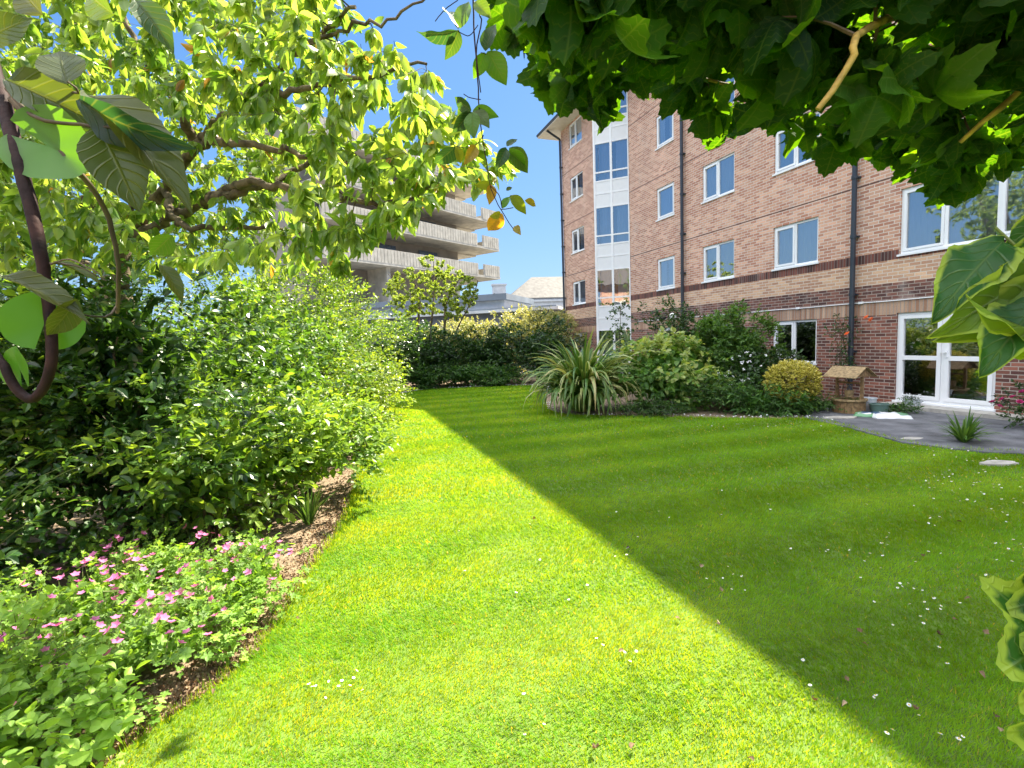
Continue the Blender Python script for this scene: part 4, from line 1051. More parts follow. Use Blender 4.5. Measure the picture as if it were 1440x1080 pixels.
for i, (c, rad, n, nf, lb) in enumerate(GP): ger(c, rad, n, lb, int(nf * 2.1), 100 + i, 0)

# ------------------------------------------------------------------ flax and the bed before the building
fl = thing('flax', (1.72, 12.0, 0), 0, 'large arching New Zealand flax clump with cream striped leaves on the lawn', 'plant')
mb = MB(); ns = 10
for q in range(430):
    a = R.uniform(0, 2 * PI); o = np.array([math.cos(a), math.sin(a), 0]); sp = R.uniform(.05, 1.0) ** .9
    l = R.uniform(1.4, 2.4) * (1 - .12 * sp); b = o * R.uniform(0, .28)
    el = math.radians(86 - 38 * sp); dr = nrm(o * math.cos(el) + np.array([0, 0, math.sin(el)]))
    u = np.linspace(0, 1, ns); kink = R.uniform(.38, .75); bend = R.uniform(1.2, 2.4) * (.55 + sp)
    th = el - bend * 1.9 * np.clip(u - kink * .55, 0, 1) ** 1.25; th = np.maximum(th, -1.45)
    sd = nrm(np.array([-o[1], o[0], 0]) + R.normal(0, .25, 3))
    st_ = np.stack([np.cos(th)[:, None] * o + np.sin(th)[:, None] * np.array([0, 0, 1.])])[0] * l / (ns - 1)
    pts = b + np.concatenate([[np.zeros(3)], np.cumsum(st_[:-1], 0)]) + sd * (R.normal(0, .10) * u ** 2)[:, None] * l
    low_ = pts[:, 2] < .03; pts[low_, 2] = .03 + R.uniform(0, .02)
    wd = (.036 + .014 * R.random()) * np.minimum(1, (1 - u) * 2.6 + .02) ** .8 * (.7 + .3 * np.minimum(1, u * 4))
    nrm_ = np.cross(sd, nrm(np.gradient(pts, axis=0)))
    c0_ = R.normal(.42, .2); edge_ = c0_ + R.uniform(0, .4)
    tv = np.clip(np.stack([np.full(ns, edge_), np.full(ns, c0_) - .1 + .0 * u, np.full(ns, edge_)], 1) + (u[:, None] ** 6) * .3, 0, 1)
    V = np.stack([pts - sd * wd[:, None], pts - nrm_ * wd[:, None] * .4, pts + sd * wd[:, None]], 1).reshape(-1, 3)
    Fc = []
    for i in range(ns - 1): Fc += [(i * 3, i * 3 + 1, i * 3 + 4, i * 3 + 3), (i * 3 + 1, i * 3 + 2, i * 3 + 5, i * 3 + 4)]
    mb.add(V, Fc, tint=tv.ravel())
mb.build('leaves', M['flax'], fl, smooth=True)

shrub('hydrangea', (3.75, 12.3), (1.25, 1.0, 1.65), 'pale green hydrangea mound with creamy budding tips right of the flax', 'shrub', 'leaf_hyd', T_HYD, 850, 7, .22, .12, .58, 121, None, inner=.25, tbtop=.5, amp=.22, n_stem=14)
shrub('evergreen_shrub', (5.0, 14.4), (1.25, 1.0, 2.35), 'loose dark blue green shrub behind the hydrangea under the globe lamp', 'shrub', 'leaf_dark', T_O, 800, 8, .3, .10, .55, 122, None, inner=.3, amp=.3)
shrub('laurel_shrub', (5.75, 12.9), (.86, .8, 2.3), 'rounded glossy green shrub beside the ground floor window', 'shrub', 'leaf_green', T_O, 2300, 8, .2, .085, .75, 123, None, inner=.3, tbtop=.2, amp=.12)
cs = shrub('choisya', (5.9, 11.9), (.95, .6, 1.3), 'dark shrub with small white blossom in front of the rounded glossy shrub', 'flowering shrub', 'leaf_dark', T_O, 500, 7, .2, .08, .45, 124, None, inner=.3)
wf = MB()
for q in range(70):
    d = rdir(1)[0]; d[1] = -abs(d[1]); p = np.array([d[0] * .95, d[1] * .62, .72 + d[2] * .6]) + R.normal(0, .03, 3)
    for j in range(5): 
        V, Fc, U = T_leaf(2, 1, .45, .2, 0, .8); scatter(wf, (V, Fc, U), [p + R.normal(0, .012, 3)], rdir(1), np.array([[0, -1, .5]]), .035, .5)
wf.build('blossom', M['petal_w'], cs)
shrub('fern_bed', (4.9, 11.3), (.9, .55, .75), 'low feathery green plants before the laurel and hydrangea', 'plant', 'leaf_green', T_LONG, 420, 9, .28, .075, .45, 125, 'low plants in the building bed')
shrub('hellebore', (5.6, 10.75), (.75, .45, .5), 'broad leaved low plant beneath the golden ball shrub', 'plant', 'leaf_hyd', T_LONG, 240, 7, .22, .13, .2, 126, 'low plants in the building bed')
shrub('ground_cover', (6.6, 10.8), (.8, .45, .32), 'short grassy plants between the golden ball and the wooden well', 'plant', 'leaf_green', T_LONG, 300, 8, .2, .07, .5, 127, 'low plants in the building bed')
shrub('ground_cover', (3.2, 11.1), (.9, .35, .3), 'short plants at the shaded foot of the hydrangea', 'plant', 'leaf_dark', T_LONG, 260, 8, .16, .07, .5, 128, 'low plants in the building bed')
# golden ball: clipped, on a short stem
gb = thing('golden_shrub', (6.08, 10.75, 0), 0, 'clipped golden yellow ball shrub standing left of the wooden well', 'shrub')
d = rdir(1500); rr = R.uniform(.8, 1.0, 1500); P = np.stack([d[:, 0] * .50 * rr, d[:, 1] * .47 * rr, .66 + d[:, 2] * .42 * rr], 1)
mb = MB(); st = MB(); sprigs(mb, T_O, P, nrm(d + (0, 0, .3)), 6, .085, .05, np.clip(.5 + .25 * d[:, 2] + R.normal(0, .1, 1500), 0, 1), .22, 0, .5, stems=st)
for q in range(5): st.tube([(R.normal(0, .03), R.normal(0, .03), 0), (R.normal(0, .1), R.normal(0, .1), .3), (R.normal(0, .25), R.normal(0, .2), .7)], [.02, .014, .006], 6)
mb.build('foliage', M['leaf_yel'], gb); st.build('stems', M['twig'], gb)
# climbing rose round the pipe
cb_ = wl(8.6, .35, 0)
cr = thing('climbing_rose', tuple(cb_), 0, 'climbing rose with orange blooms growing up the grey downpipe', 'plant')
st = MB(); O = []; D = []
for q in range(5):
    p = [np.array([R.normal(0, .05), R.normal(0, .05), z_]) + np.array([.0 + .18 * math.sin(z_ * 2 + q), 0.1 * math.cos(q + z_), 0]) for z_ in np.linspace(0, 2.0, 10)]; st.tube(p, np.linspace(.012, .004, 10), 5)
    for pp in p[3:]:
        O.append(pp); D.append(rdir(1)[0] * .7 + (0, 0, .3))
for q in range(70): O.append(np.array([R.normal(.02, .17), R.normal(0, .1), R.choice([R.uniform(.75, 1.15), R.uniform(1.35, 2.05)])])); D.append(rdir(1)[0])
mb = MB(); sprigs(mb, T_O, np.array(O), np.array(D), 7, .16, .06, .4); mb.build('foliage', M['leaf_dark'], cr); st.build('stems', M['twig'], cr)
def rose_bloom(parent, p, r, mat):
    f = MB()
    for ring, (k, tilt, s) in enumerate([(6, .3, 1.0), (5, .8, .8), (4, 1.2, .55)]):
        for q in range(k):
            a = q * 2 * PI / k + ring * .5; o = np.array([math.cos(a), math.sin(a), 0]); scatter(f, T_leaf(3, 1, .5, .3, -.2, .6), [np.zeros(3)], [o * math.cos(tilt) + np.array([0, 0, math.sin(tilt)])], [np.array([0, 0, 1.]) - o], r * s, R.uniform(0, 1))
    o_ = f.build('flower', M[mat], parent, smooth=True); o_.location = p; o_.rotation_euler = (R.uniform(.2, 1.0), R.normal(0, .4), R.uniform(0, 6)); return o_
for (x, y, d) in ((1192, 470, 10.6), (1219, 447, 10.5), (1226, 450, 10.6)):
    rose_bloom(cr, tuple(at(x, y, d) - cb_), .075, 'petal_o')
# magenta flowered bush far right + rose behind the near leaves
mg = shrub('rose_bush', (8.9, 8.0), (.75, .6, .75), 'magenta flowered low bush by the asphalt path at the right edge', 'flowering shrub', 'leaf_dark', T_O, 380, 7, .18, .06, .5, 131)
for (x, y) in ((1396, 566), (1410, 562), (1424, 559), (1434, 566), (1405, 572), (1438, 552)): 
    rose_bloom(mg, tuple(at(x, y, 8.05) - np.array([8.9, 8.0, 0])), .06, 'petal_m')

# ------------------------------------------------------------------ big leaved climber overhead at the upper right
def bottom(x):
    return np.interp(x, [690, 700, 745, 758, 764, 785, 800, 845, 905, 925, 955, 975, 1005, 1040, 1075, 1092, 1110, 1150, 1165, 1205, 1235, 1262, 1290, 1325, 1372, 1400, 1440, 1500],
                     [-30, 60, 75, 20, 60, 140, 120, 145, 150, 130, 130, 200, 205, 195, 215, 215, 180, 190, 200, 205, 240, 232, 225, 258, 262, 215, 205, 200])
cbase = np.array([3.3, -.2, 0])
tk = at(1500, -60, 1.7)
limbs = [([cbase, cbase + (-.1, .1, 1.2), cbase + (-.3, .5, 2.2), tk], .05, .035),
         ([tk, at(1380, -30, 1.7), at(1222, 40, 1.12), at(1196, 92, 1.06), at(1150, 154, 1.08)], .02, .006),
         ([tk, at(1300, -120, 1.6), at(1100, -90, 1.4), at(950, -30, 1.3), at(840, 20, 1.25), at(760, 20, 1.2)], .03, .006),
         ([at(1380, -30, 1.7), at(1320, 60, 1.9), at(1230, 120, 2.0), at(1100, 130, 2.1), at(980, 110, 2.1)], .018, .005),
         ([tk, at(1480, 60, 1.5), at(1430, 130, 1.4), at(1350, 200, 1.5)], .02, .006),
         ([at(1100, -90, 1.4), at(1000, 30, 1.8), at(900, 60, 1.9)], .016, .005)]
tg = []
while len(tg) < 600:
    x = R.uniform(705, 1600); y = R.uniform(-620, 300) if x > 850 else R.uniform(-60, 300); b_ = bottom(x)
    d = R.uniform(1.05, 1.6) if y < -20 else R.uniform(1.1, 2.3) if y < 110 else R.uniform(1.5, 2.5)
    if y > b_ - 120 * (.6 + .4 * math.sin(x / 37.)): d = R.uniform(1.9, 2.6)
    lf = .165 * 700 / d * .75
    if y + lf > b_ + 22 + 26 * math.sin(x / 19.) * math.sin(x / 7.3): continue
    if x - .35 * lf < 700: continue
    if y < -60 and x < 860 - y * .3: continue
    tg.append(at(x, y, d))
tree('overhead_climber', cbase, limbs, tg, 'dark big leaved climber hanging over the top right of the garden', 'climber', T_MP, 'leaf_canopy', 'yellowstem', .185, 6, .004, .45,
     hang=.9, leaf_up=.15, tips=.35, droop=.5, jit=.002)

NL = [np.zeros(3)]
def near_leaf(mb, T, b, t, tint, roll=0.0, wide=1.0, nhint=None):
    V, Fc, U = T; b = np.array(b); t = np.array(t); L_ = np.linalg.norm(t - b); Y = (t - b) / L_
    c = nrm(EYE - NL[0] - (b + t) / 2) if nhint is None else nrm(nhint)
    X = nrm(np.cross(Y, c)); Z = np.cross(X, Y); X2 = X * math.cos(roll) + Z * math.sin(roll); Z2 = np.cross(X2, Y)
    W = b + L_ * (V[:, 0:1] * wide * X2 + V[:, 1:2] * Y + V[:, 2:3] * Z2)
    mb.add(W, Fc, tint=tint, luv=U)
T_N = [T_leaf(20, 4, .25, .5, .3, .9, .015, .02), T_leaf(20, 4, .27, .35, .15, .85, .012, .015), T_leaf(20, 4, .22, .6, .45, .95, .01, .02)]

# trailing vine hanging in the middle
vb = at(668, -260, 1.35)
vi = thing('hanging_vine', tuple(vb), 0, 'thin dark vine hanging in the sky gap with bronze and green leaves', 'climber')
st = MB(); q_ = [at(668, -260, 1.35), at(664, -60, 1.3), at(666, 30, 1.3), at(672, 120, 1.3), at(675, 165, 1.3), at(682, 215, 1.3), at(690, 262, 1.3), at(704, 295, 1.3), at(722, 322, 1.3)]
st.tube(limb_pts(q_, 6, .0008) - vb, np.linspace(.0036, .0011, 49), 6)
q_ = [at(678, -160, 1.32), at(673, 0, 1.3), at(677, 30, 1.29), at(670, 70, 1.29), at(676, 130, 1.3)]; st.tube(limb_pts(q_, 6, .0005) - vb, np.linspace(.0025, .0015, 25), 6)
for a in ([(672, 35), (660, 50), (644, 44)], [(644, 0), (625, 14), (612, 30)], [(680, 190), (668, 205), (655, 208), (640, 205)], [(704, 295), (722, 292)], [(690, 262), (702, 275), (706, 293)], [(676, 74), (684, 76)], [(676, 140), (660, 137), (652, 132)]):
    st.tube(limb_pts([at(x, y, 1.3) for x, y in a], 5, .0003) - vb, .0012, 5)
mb = MB()
VL = [((644, 42), (590, 61), .05, .9), ((645, 40), (632, 0), .2, -.5), ((645, 42), (631, 84), .3, .3), ((648, 40), (655, -5), .72, .6), ((683, 72), (692, 28), .22, .5), ((682, 74), (668, 110), .8, .2), ((686, 72), (712, 118), .74, .3),
      ((668, 2), (688, 19), .6, .4), ((663, 155), (637, 138), .2, .5), ((663, 157), (640, 178), .5, .2), ((664, 158), (665, 192), .7, -.3), ((665, 155), (698, 160), .78, .4), ((666, 156), (688, 176), .62, .4), ((662, 157), (640, 187), .12, .8),
      ((640, 206), (612, 234), .15, .5), ((641, 206), (651, 230), .9, .3), ((713, 206), (727, 193), .25, .6), ((712, 208), (702, 232), .1, .5), ((716, 208), (745, 242), .62, .3), ((717, 209), (738, 238), .85, -.4),
      ((690, 258), (668, 262), .85, .3), ((690, 259), (691, 286), .95, .2), ((692, 256), (700, 250), .9, .3), ((712, 268), (720, 262), .4, .5), ((707, 293), (715, 274), .8, .2), ((717, 275), (742, 297), .88, .3), ((738, 282), (757, 287), .97, .2),
      ((706, 300), (686, 327), .98, .3), ((704, 300), (690, 305), .9, .6), ((724, 318), (730, 327), .97, .2), ((669, 205), (660, 224), .9, .4)]
for (b, t, c, ro) in VL:
    dd_ = 1.3 + R.normal(0, .02); near_leaf(mb, T_N[R.integers(3)], at(*b, dd_) - vb, at(*t, dd_ + R.normal(0, .02)) - vb, np.clip(c + R.normal(0, .03), 0, 1), ro + R.normal(0, .2), 1.25, nhint=EYE - at(*b, 1.3))
st.build('stem', M['darkstem'], vi, smooth=True); mb.build('foliage', M['leaf_vine'], vi, smooth=True)

# thick stemmed honeysuckle close by on the left
hb = at(-40, 20, .50); NL[0] = hb; hs_ = thing('honeysuckle', tuple(hb), 0, 'thick dark hooked climber stem with big round leaves close at the left edge', 'climber')
st = MB(); q_ = [at(-60, -140, .52), at(-20, 60, .50), at(6, 150, .48), at(28, 230, .46), at(52, 330, .45), at(66, 410, .45), at(73, 490, .44), at(66, 535, .44), at(46, 562, .44), at(22, 545, .44), at(6, 515, .44), at(-20, 480, .45)]
P = limb_pts(q_, 8, .0002) - hb; st.tube(P, np.interp(np.arange(len(P)), [0, 20, 50, 65, 88], [.0086, .0076, .0055, .0046, .0034]), 14)
st.build('stem', M['darkstem'], hs_, smooth=True)
st = MB()
for a, r in (([(16, 140, .48), (50, 175, .47), (110, 240, .47), (150, 300, .5), (166, 370, .52), (165, 440, .55)], .0032), ([(10, 125, .48), (50, 165, .46), (110, 175, .46), (160, 180, .45)], .0022), ([(85, 130, .5), (110, 130, .46), (95, 115, .45)], .0015),
             ([(70, 370, .45), (110, 375, .45), (150, 395, .46)], .0009), ([(72, 372, .45), (100, 365, .44), (140, 385, .44)], .0009), ([(165, 430, .55), (150, 445, .53), (115, 443, .5)], .0014)):
    st.tube(limb_pts([at(x, y, d) for x, y, d in a], 6, .0003) - hb, np.linspace(r, r * .6, 6 * 0 + len(limb_pts([at(x, y, d) for x, y, d in a], 6, 0))), 7)
st.build('tendrils', M['twig'], hs_, smooth=True)
mb = MB()
HL = [((8, 112, .47), (128, 158, .46), .42, .3, .9), ((95, 118, .46), (78, 62, .47), .45, .2, 1.5), ((110, 140, .45), (215, 215, .44), .0, -.7, .9), ((120, 132, .47), (272, 242, .45), .48, .9, .75),
      ((140, 180, .46), (192, 285, .45), .44, .1, 1.15), ((0, 388, .42), (120, 425, .42), .50, .9, .6), ((108, 420, .43), (70, 480, .43), .45, .3, 1.0), ((225, 372, .5), (262, 418, .5), .52, .6, .8), ((242, 330, .52), (212, 362, .52), .7, .2, 1.4),
      ((160, 20, .5), (100, -20, .5), .6, .3, 1.3), ((60, 20, .5), (10, -30, .5), .5, .3, 1.4), ((-30, 60, .45), (40, 20, .46), .55, .5, 1.1), ((190, 0, .6), (240, 55, .6), .3, .5, 1.2), ((75, 368, .45), (150, 395, .46), .52, 1.1, .4)]
for (b, t, c, ro, wd) in HL: near_leaf(mb, T_N[R.integers(3)], at(*b) - hb, at(*t) - hb, c, ro, wd)
mb.build('foliage', M['leaf_vine'], hs_, smooth=True)
for (cx_, cy_, r_, d_, up_) in ((62, 455, 44, .447, (0, 0, 1)), (28, 520, 34, .445, (-.4, 0, 1)), (66, 205, 66, .465, (.75, 0, -.35))):
    g = MB(); c_ = at(cx_, cy_, d_); rr = r_ / 700 * d_; u3 = CU * up_[2] + CR * up_[0]; u3 = nrm(u3)
    near_leaf(g, T_RD, c_ - u3 * rr * .44 - hb, c_ + u3 * rr * 1.56 - hb, .80, .15 if cx_ != 28 else 1.0, 1.05 if cx_ == 62 else .8)
    g.build('round_leaf', M['leaf_vine'], hs_, smooth=True)

# pale edged plant close at the right edge
rb = np.array([1.25, .55, 0]); NL[0] = rb; vp = thing('variegated_plant', tuple(rb), 0, 'green leaves with pale yellow edges close at the right edge', 'climber')
st = MB(); q_ = [rb, rb + (-.02, .02, .8), at(1540, 560, .75), at(1490, 430, .75), at(1440, 350, .75), at(1400, 320, .76)]; P = limb_pts(q_, 6, .001) - rb; st.tube(P, np.linspace(.009, .002, len(P)), 7)
q_ = [rb + (-.02, .02, .8), at(1560, 900, .66), at(1480, 860, .66), at(1450, 850, .66)]; P = limb_pts(q_, 6, .001) - rb; st.tube(P, np.linspace(.007, .002, len(P)), 7)
q_ = [at(1490, 430, .75), at(1440, 372, .76), at(1395, 345, .78)]; P = limb_pts(q_, 6, .0005) - rb; st.tube(P, .0016, 6)
st.build('stem', M['greenstem'], vp, smooth=True)
mb = MB()
T_VL = [T_lobed(5, .3, .03, 6, 60, .12, .05, 11), T_lobed(5, .24, .03, 6, 60, .25, .06, 12)]
T_V = [T_leaf(22, 5, .30, .30, .25, .8, .02, .05), T_leaf(22, 5, .34, .25, .35, .75, .02, .06), T_leaf(22, 5, .24, .7, .3, .8, .02, .05)]
RL = [((1412, 338, .76), (1322, 422, .72), .1, -.35, .85, 0), ((1475, 330, .76), (1425, 385, .74), .3, .6, 1.0, 0), ((1490, 400, .75), (1385, 470, .70), .8, .5, .8, 1),
      ((1500, 370, .74), (1405, 440, .70), .7, .5, 1.0, 1), ((1490, 470, .70), (1358, 458, .69), .9, 1.3, .35, 2), ((1505, 430, .72), (1398, 518, .68), .45, -.3, 1.1, 3), ((1495, 330, .78), (1405, 372, .75), .7, .8, .7, 4), ((1520, 450, .68), (1420, 520, .66), .6, .4, 1.0, 4), ((1450, 385, .74), (1362, 462, .70), .85, .5, .8, 1), ((1470, 420, .72), (1388, 500, .68), .2, -.3, .9, 0), ((1480, 300, .76), (1425, 345, .75), .3, .3, 1.0, 0), ((1440, 350, .76), (1384, 420, .74), .9, .9, .8, 2), 
      ((1501, 830, .62), (1400, 868, .58), .2, .4, 1.0, 3), ((1506, 880, .60), (1388, 965, .55), .15, .2, 1.1, 3), ((1516, 960, .58), (1392, 1000, .54), .2, .3, 1.0, 4), ((1516, 1010, .58), (1396, 1045, .54), .7, .9, .9, 3), ((1486, 800, .62), (1400, 822, .6), .3, .5, 1.0, 4)]
T_V = T_V + T_VL
for (b, t, c, ro, wd, k) in RL: near_leaf(mb, T_V[k], at(*b) - rb, at(*t) - rb, c, ro, wd)
mb.build('foliage', M['leaf_var'], vp, smooth=True)
# fuchsia sprays behind it
fb = np.array([3.9, 2.7, 0]); fu = thing('fuchsia', tuple(fb), 0, 'thin fuchsia shoots with dark magenta blooms behind the pale edged leaves', 'flowering shrub')
st = MB(); O = []; D = []
for (x, y) in ((1352, 425), (1395, 372), (1400, 440), (1378, 395), (1430, 345), (1440, 420), (1480, 380)):
    P = limb_pts([fb, fb + (.05, .05, 1.2), at(1540, 480, 3.5), at(x + 30, y - 14, 3.3), at(x, y, 3.25)], 4, .006) - fb; st.tube(P, np.linspace(.008, .0015, len(P)), 5)
    for pp in P[6:]: O.append(pp); D.append(rdir(1)[0])
    rose_bloom(fu, tuple(P[-1] + (0, 0, -.02)), .042, 'petal_m')
mb = MB(); sprigs(mb, T_O, np.array(O), np.array(D), 5, .13, .05, .5); mb.build('foliage', M['leaf_dark'], fu); st.build('stems', M['twig'], fu)

# ------------------------------------------------------------------ things by the wall
p = at(1194, 560, 10.55)
we = thing('wishing_well', (p[0], p[1], .025), bld_rz, 'small wooden wishing well planter with pitched slatted roof', 'planter')
mb = MB(); K = 16
for q in range(K):
    a0 = q * 2 * PI / K; a1 = (q + .93) * 2 * PI / K
    for (z0, z1, r) in ((0, .13, .30), (.133, .25, .295)):
        V = [(rr * math.cos(a), rr * math.sin(a), z) for rr in (r - .03, r) for a in (a0 + (z0 > .1) * .15, a1 + (z0 > .1) * .15) for z in (z0, z1)]
        mb.add(V, [(4, 6, 7, 5), (0, 1, 3, 2), (0, 4, 5, 1), (2, 3, 7, 6), (1, 5, 7, 3), (0, 2, 6, 4)])
mb.build('tub', M['wood'], we, recalc=False)
mb = MB(); mb.lathe([(.26, .25), (.33, .25), (.33, .285), (.26, .285), (.26, .25)], k=24); mb.build('rim', M['wood_roof'], we)
for sx in (-1, 1):
    mb = MB(); mb.box((sx * .27 - .025, -.025, .285), (sx * .27 + .025, .025, .80)); mb.build('post', M['wood'], we)
rf = MB()
for sy in (-1, 1):
    for q in range(6):
        y0, z0 = sy * (.02 + q * .045), .95 - q * .032 + .004
        rf.add([(-.37, y0, z0), (.37, y0, z0), (.37, y0 + sy * .062, z0 - .05), (-.37, y0 + sy * .062, z0 - .05), (-.37, y0, z0 + .014), (.37, y0, z0 + .014), (.37, y0 + sy * .062, z0 - .036), (-.37, y0 + sy * .062, z0 - .036)],
               [(0, 1, 2, 3), (4, 7, 6, 5), (0, 4, 5, 1), (3, 2, 6, 7), (0, 3, 7, 4), (1, 5, 6, 2)])
rf.build('roof', M['wood_roof'], we)
for sx in (-1, 1):
    g = MB(); g.prism([(-.26, .76), (.26, .76), (0, .945)], sx * .30 - .01, sx * .30 + .01, axes='yz'); g.build('gable', M['wood'], we)
g = MB(); g.tube([(-.27, 0, .62), (.27, 0, .62)], .022, 10); g.build('roller', M['wood'], we)
g = MB(); g.lathe([(.0, .33), (.075, .33), (.09, .46), (.082, .46), (.07, .34)], (0, 0, 0), 16); g.tube([(-.085, 0, .46), (-.06, 0, .54), (0, 0, .57), (.06, 0, .54), (.085, 0, .46)], .005, 5); g.tube([(0, 0, .57), (0, 0, .62)], .004, 5); g.build('bucket', M['wood_roof'], we)
g = MB(); g.lathe([(.0, .22), (.265, .22), (.27, .0), (0, .0)], k=20); g.build('soil_fill', M['soil'], we)

def pot(name, c, r0, r1, h, mat, label, cat, plant=None, z=.026, group=None):
    root = thing(name, (c[0], c[1], z), 0, label, cat, group); g = MB()
    g.lathe([(0, 0), (r0, 0), (r1 * .98, h * .92), (r1 * 1.06, h * .92), (r1 * 1.06, h), (r1 * .92, h), (r1 * .9, h * .85), (0, h * .85)], k=24); g.build('body', M[mat], root, smooth=False)
    return root
c_ = at(1222, 568, 10.6); pw = pot('bucket', c_, .11, .14, .28, 'bucket_w', 'white plastic bucket standing between the wooden well and the green pot', 'bucket')
g = MB(); g.tube([(-.14, 0, .26), (-.12, -.12, .20), (0, -.17, .17), (.12, -.12, .20), (.14, 0, .26)], .004, 5); g.build('handle', M['black'], pw)
c_ = at(1236, 574, 10.3); pot('plant_pot', c_, .14, .17, .19, 'pot_green', 'dark green plant pot right of the white bucket', 'pot')
c_ = at(1262, 572, 10.25)
sp_ = shrub('potted_plant', (c_[0], c_[1]), (.34, .22, .24), 'low grey green trailing plant between the green pot and the door', 'plant', 'leaf_green', T_LONG, 90, 7, .16, .06, .4, 141)

def bag(name, c, rz, L_, W_, H_, z, mat, label, prints, tilt=0):
    root = thing(name, (c[0], c[1], z), rz, label, 'bag', 'compost bags by the door step'); root.rotation_euler[1] = tilt
    n, m_ = 26, 16; g = MB(); V = []
    def top(u, v):
        e = (1 - abs(u) ** 5) ** .5 * (1 - abs(v) ** 4) ** .5
        return H_ * (.12 + .88 * e) + .006 * math.sin(u * 9 + v * 4) + .005 * math.sin(v * 13 - u * 5)
    for sgn_ in (1, -1):
        V = [((u * L_ / 2) * (1 - .03 * v * v), v * W_ / 2 * (1 - .05 * (1 - abs(u)) ), (top(u, v) if sgn_ > 0 else .0)) for u in np.linspace(-1, 1, n) for v in np.linspace(-1, 1, m_)]
        Fc = [((i * m_ + j), ((i + 1) * m_ + j), ((i + 1) * m_ + j + 1), (i * m_ + j + 1)) for i in range(n - 1) for j in range(m_ - 1)]
        if sgn_ < 0: Fc = [tuple(reversed(f)) for f in Fc]
        g.add(V, Fc)
    # sides
    rim = [(0, j) for j in range(m_)] + [(i, m_ - 1) for i in range(n)] + [(n - 1, j) for j in range(m_ - 1, -1, -1)] + [(i, 0) for i in range(n - 1, -1, -1)]
    us, vs = np.linspace(-1, 1, n), np.linspace(-1, 1, m_); W2 = []
    for i, j in rim:
        u, v = us[i], vs[j]; x_, y_ = (u * L_ / 2) * (1 - .03 * v * v), v * W_ / 2 * (1 - .05 * (1 - abs(u))); W2 += [(x_, y_, 0), (x_, y_, top(u, v))]
    g.add(W2, [(2 * i, 2 * i + 2, 2 * i + 3, 2 * i + 1) for i in range(len(rim) - 1)])
    g.build('sack', M[mat], root, smooth=True)
    for (u0, u1, v0, v1, mm) in prints:
        g = MB(); a, b = 10, 8
        V = [((u * L_ / 2) * (1 - .03 * v * v), v * W_ / 2 * (1 - .05 * (1 - abs(u))), top(u, v) + .004) for u in np.linspace(u0, u1, a) for v in np.linspace(v0, v1, b)]
        g.add(V, [((i * b + j), ((i + 1) * b + j), ((i + 1) * b + j + 1), (i * b + j + 1)) for i in range(a - 1) for j in range(b - 1)]); g.build('print', M[mm], root, smooth=True)
c_ = at(1252, 583, 9.7); bag('compost_bag', c_, bld_rz + .9, .62, .42, .09, .03, 'bag', 'white and green compost bag lying flat nearest the lawn', [(-.9, -.35, -.8, .8, 'bag_green'), (.5, .85, -.7, .2, 'bag_blue'), (-.1, .3, -.6, -.3, 'bag_green')])
c_ = at(1222, 583, 9.95); bag('compost_bag', c_, bld_rz + .5, .5, .36, .07, .03, 'bag_green', 'green compost bag lying flat half under the white one at the well', [(-.5, .5, -.5, .5, 'bag_blue'), (-.2, .7, .55, .8, 'bag')])
c_ = wl(7.1, .28, 0); pl = thing('flower_trough', (c_[0], c_[1], .102), bld_rz, 'small white trough with white flowers on the door step', 'planter')
g = MB(); g.lathe([(0, 0), (.09, 0), (.12, .1), (.125, .12), (.11, .12), (.1, .09), (0, .09)], k=20, sc_=(1.5, .8)); g.build('body', M['bucket_w'], pl)
mb = MB(); O = np.stack([R.normal(0, .08, 60), R.normal(0, .04, 60), R.uniform(.08, .18, 60)], 1); sprigs(mb, T_O, O, nrm(rdir(60) + (0, 0, .6)), 5, .08, .035, .3); mb.build('foliage', M['leaf_dark'], pl)
for q in range(22):
    g = MB(); 
    for j in range(6): scatter(g, T_leaf(2, 1, .5, .2, 0, .8), [np.zeros(3)], rdir(1), np.array([[0, 0, 1.]]), .024, .5)
    o_ = g.build('flower', M['petal_w'], pl); o_.location = (R.normal(0, .09), R.normal(0, .05), R.uniform(.15, .24))
# stepping stones level with the grass
for i, (x, y, r, lb) in enumerate([(1283, 617, .15, 'pale stepping stone in the grass nearest the path'), (1405, 651, .19, 'long pale stepping stone in the grass nearest the right edge'), (1182, 588, .26, 'pale stone slab before the wooden well')]):
    p = ground_at(x, y, .02); g = MB(); k = 14; an = np.sort(np.arange(k) * 2 * PI / k + R.normal(0, .08, k)); rr = r * R.uniform(.82, 1.05, k)
    g.prism([(rr[j] * math.cos(an[j]) * 1.25, rr[j] * math.sin(an[j]) * .62) for j in range(k)], -.06, .03)
    o_ = g.build('stepping_stone', M['slab'], recalc=True); o_.location = (p[0], p[1], .0 if i < 2 else .012); o_.rotation_euler = (0, 0, R.uniform(-.2, .2)); tag(o_, lb, 'stone slab', 'stepping stones by the path')

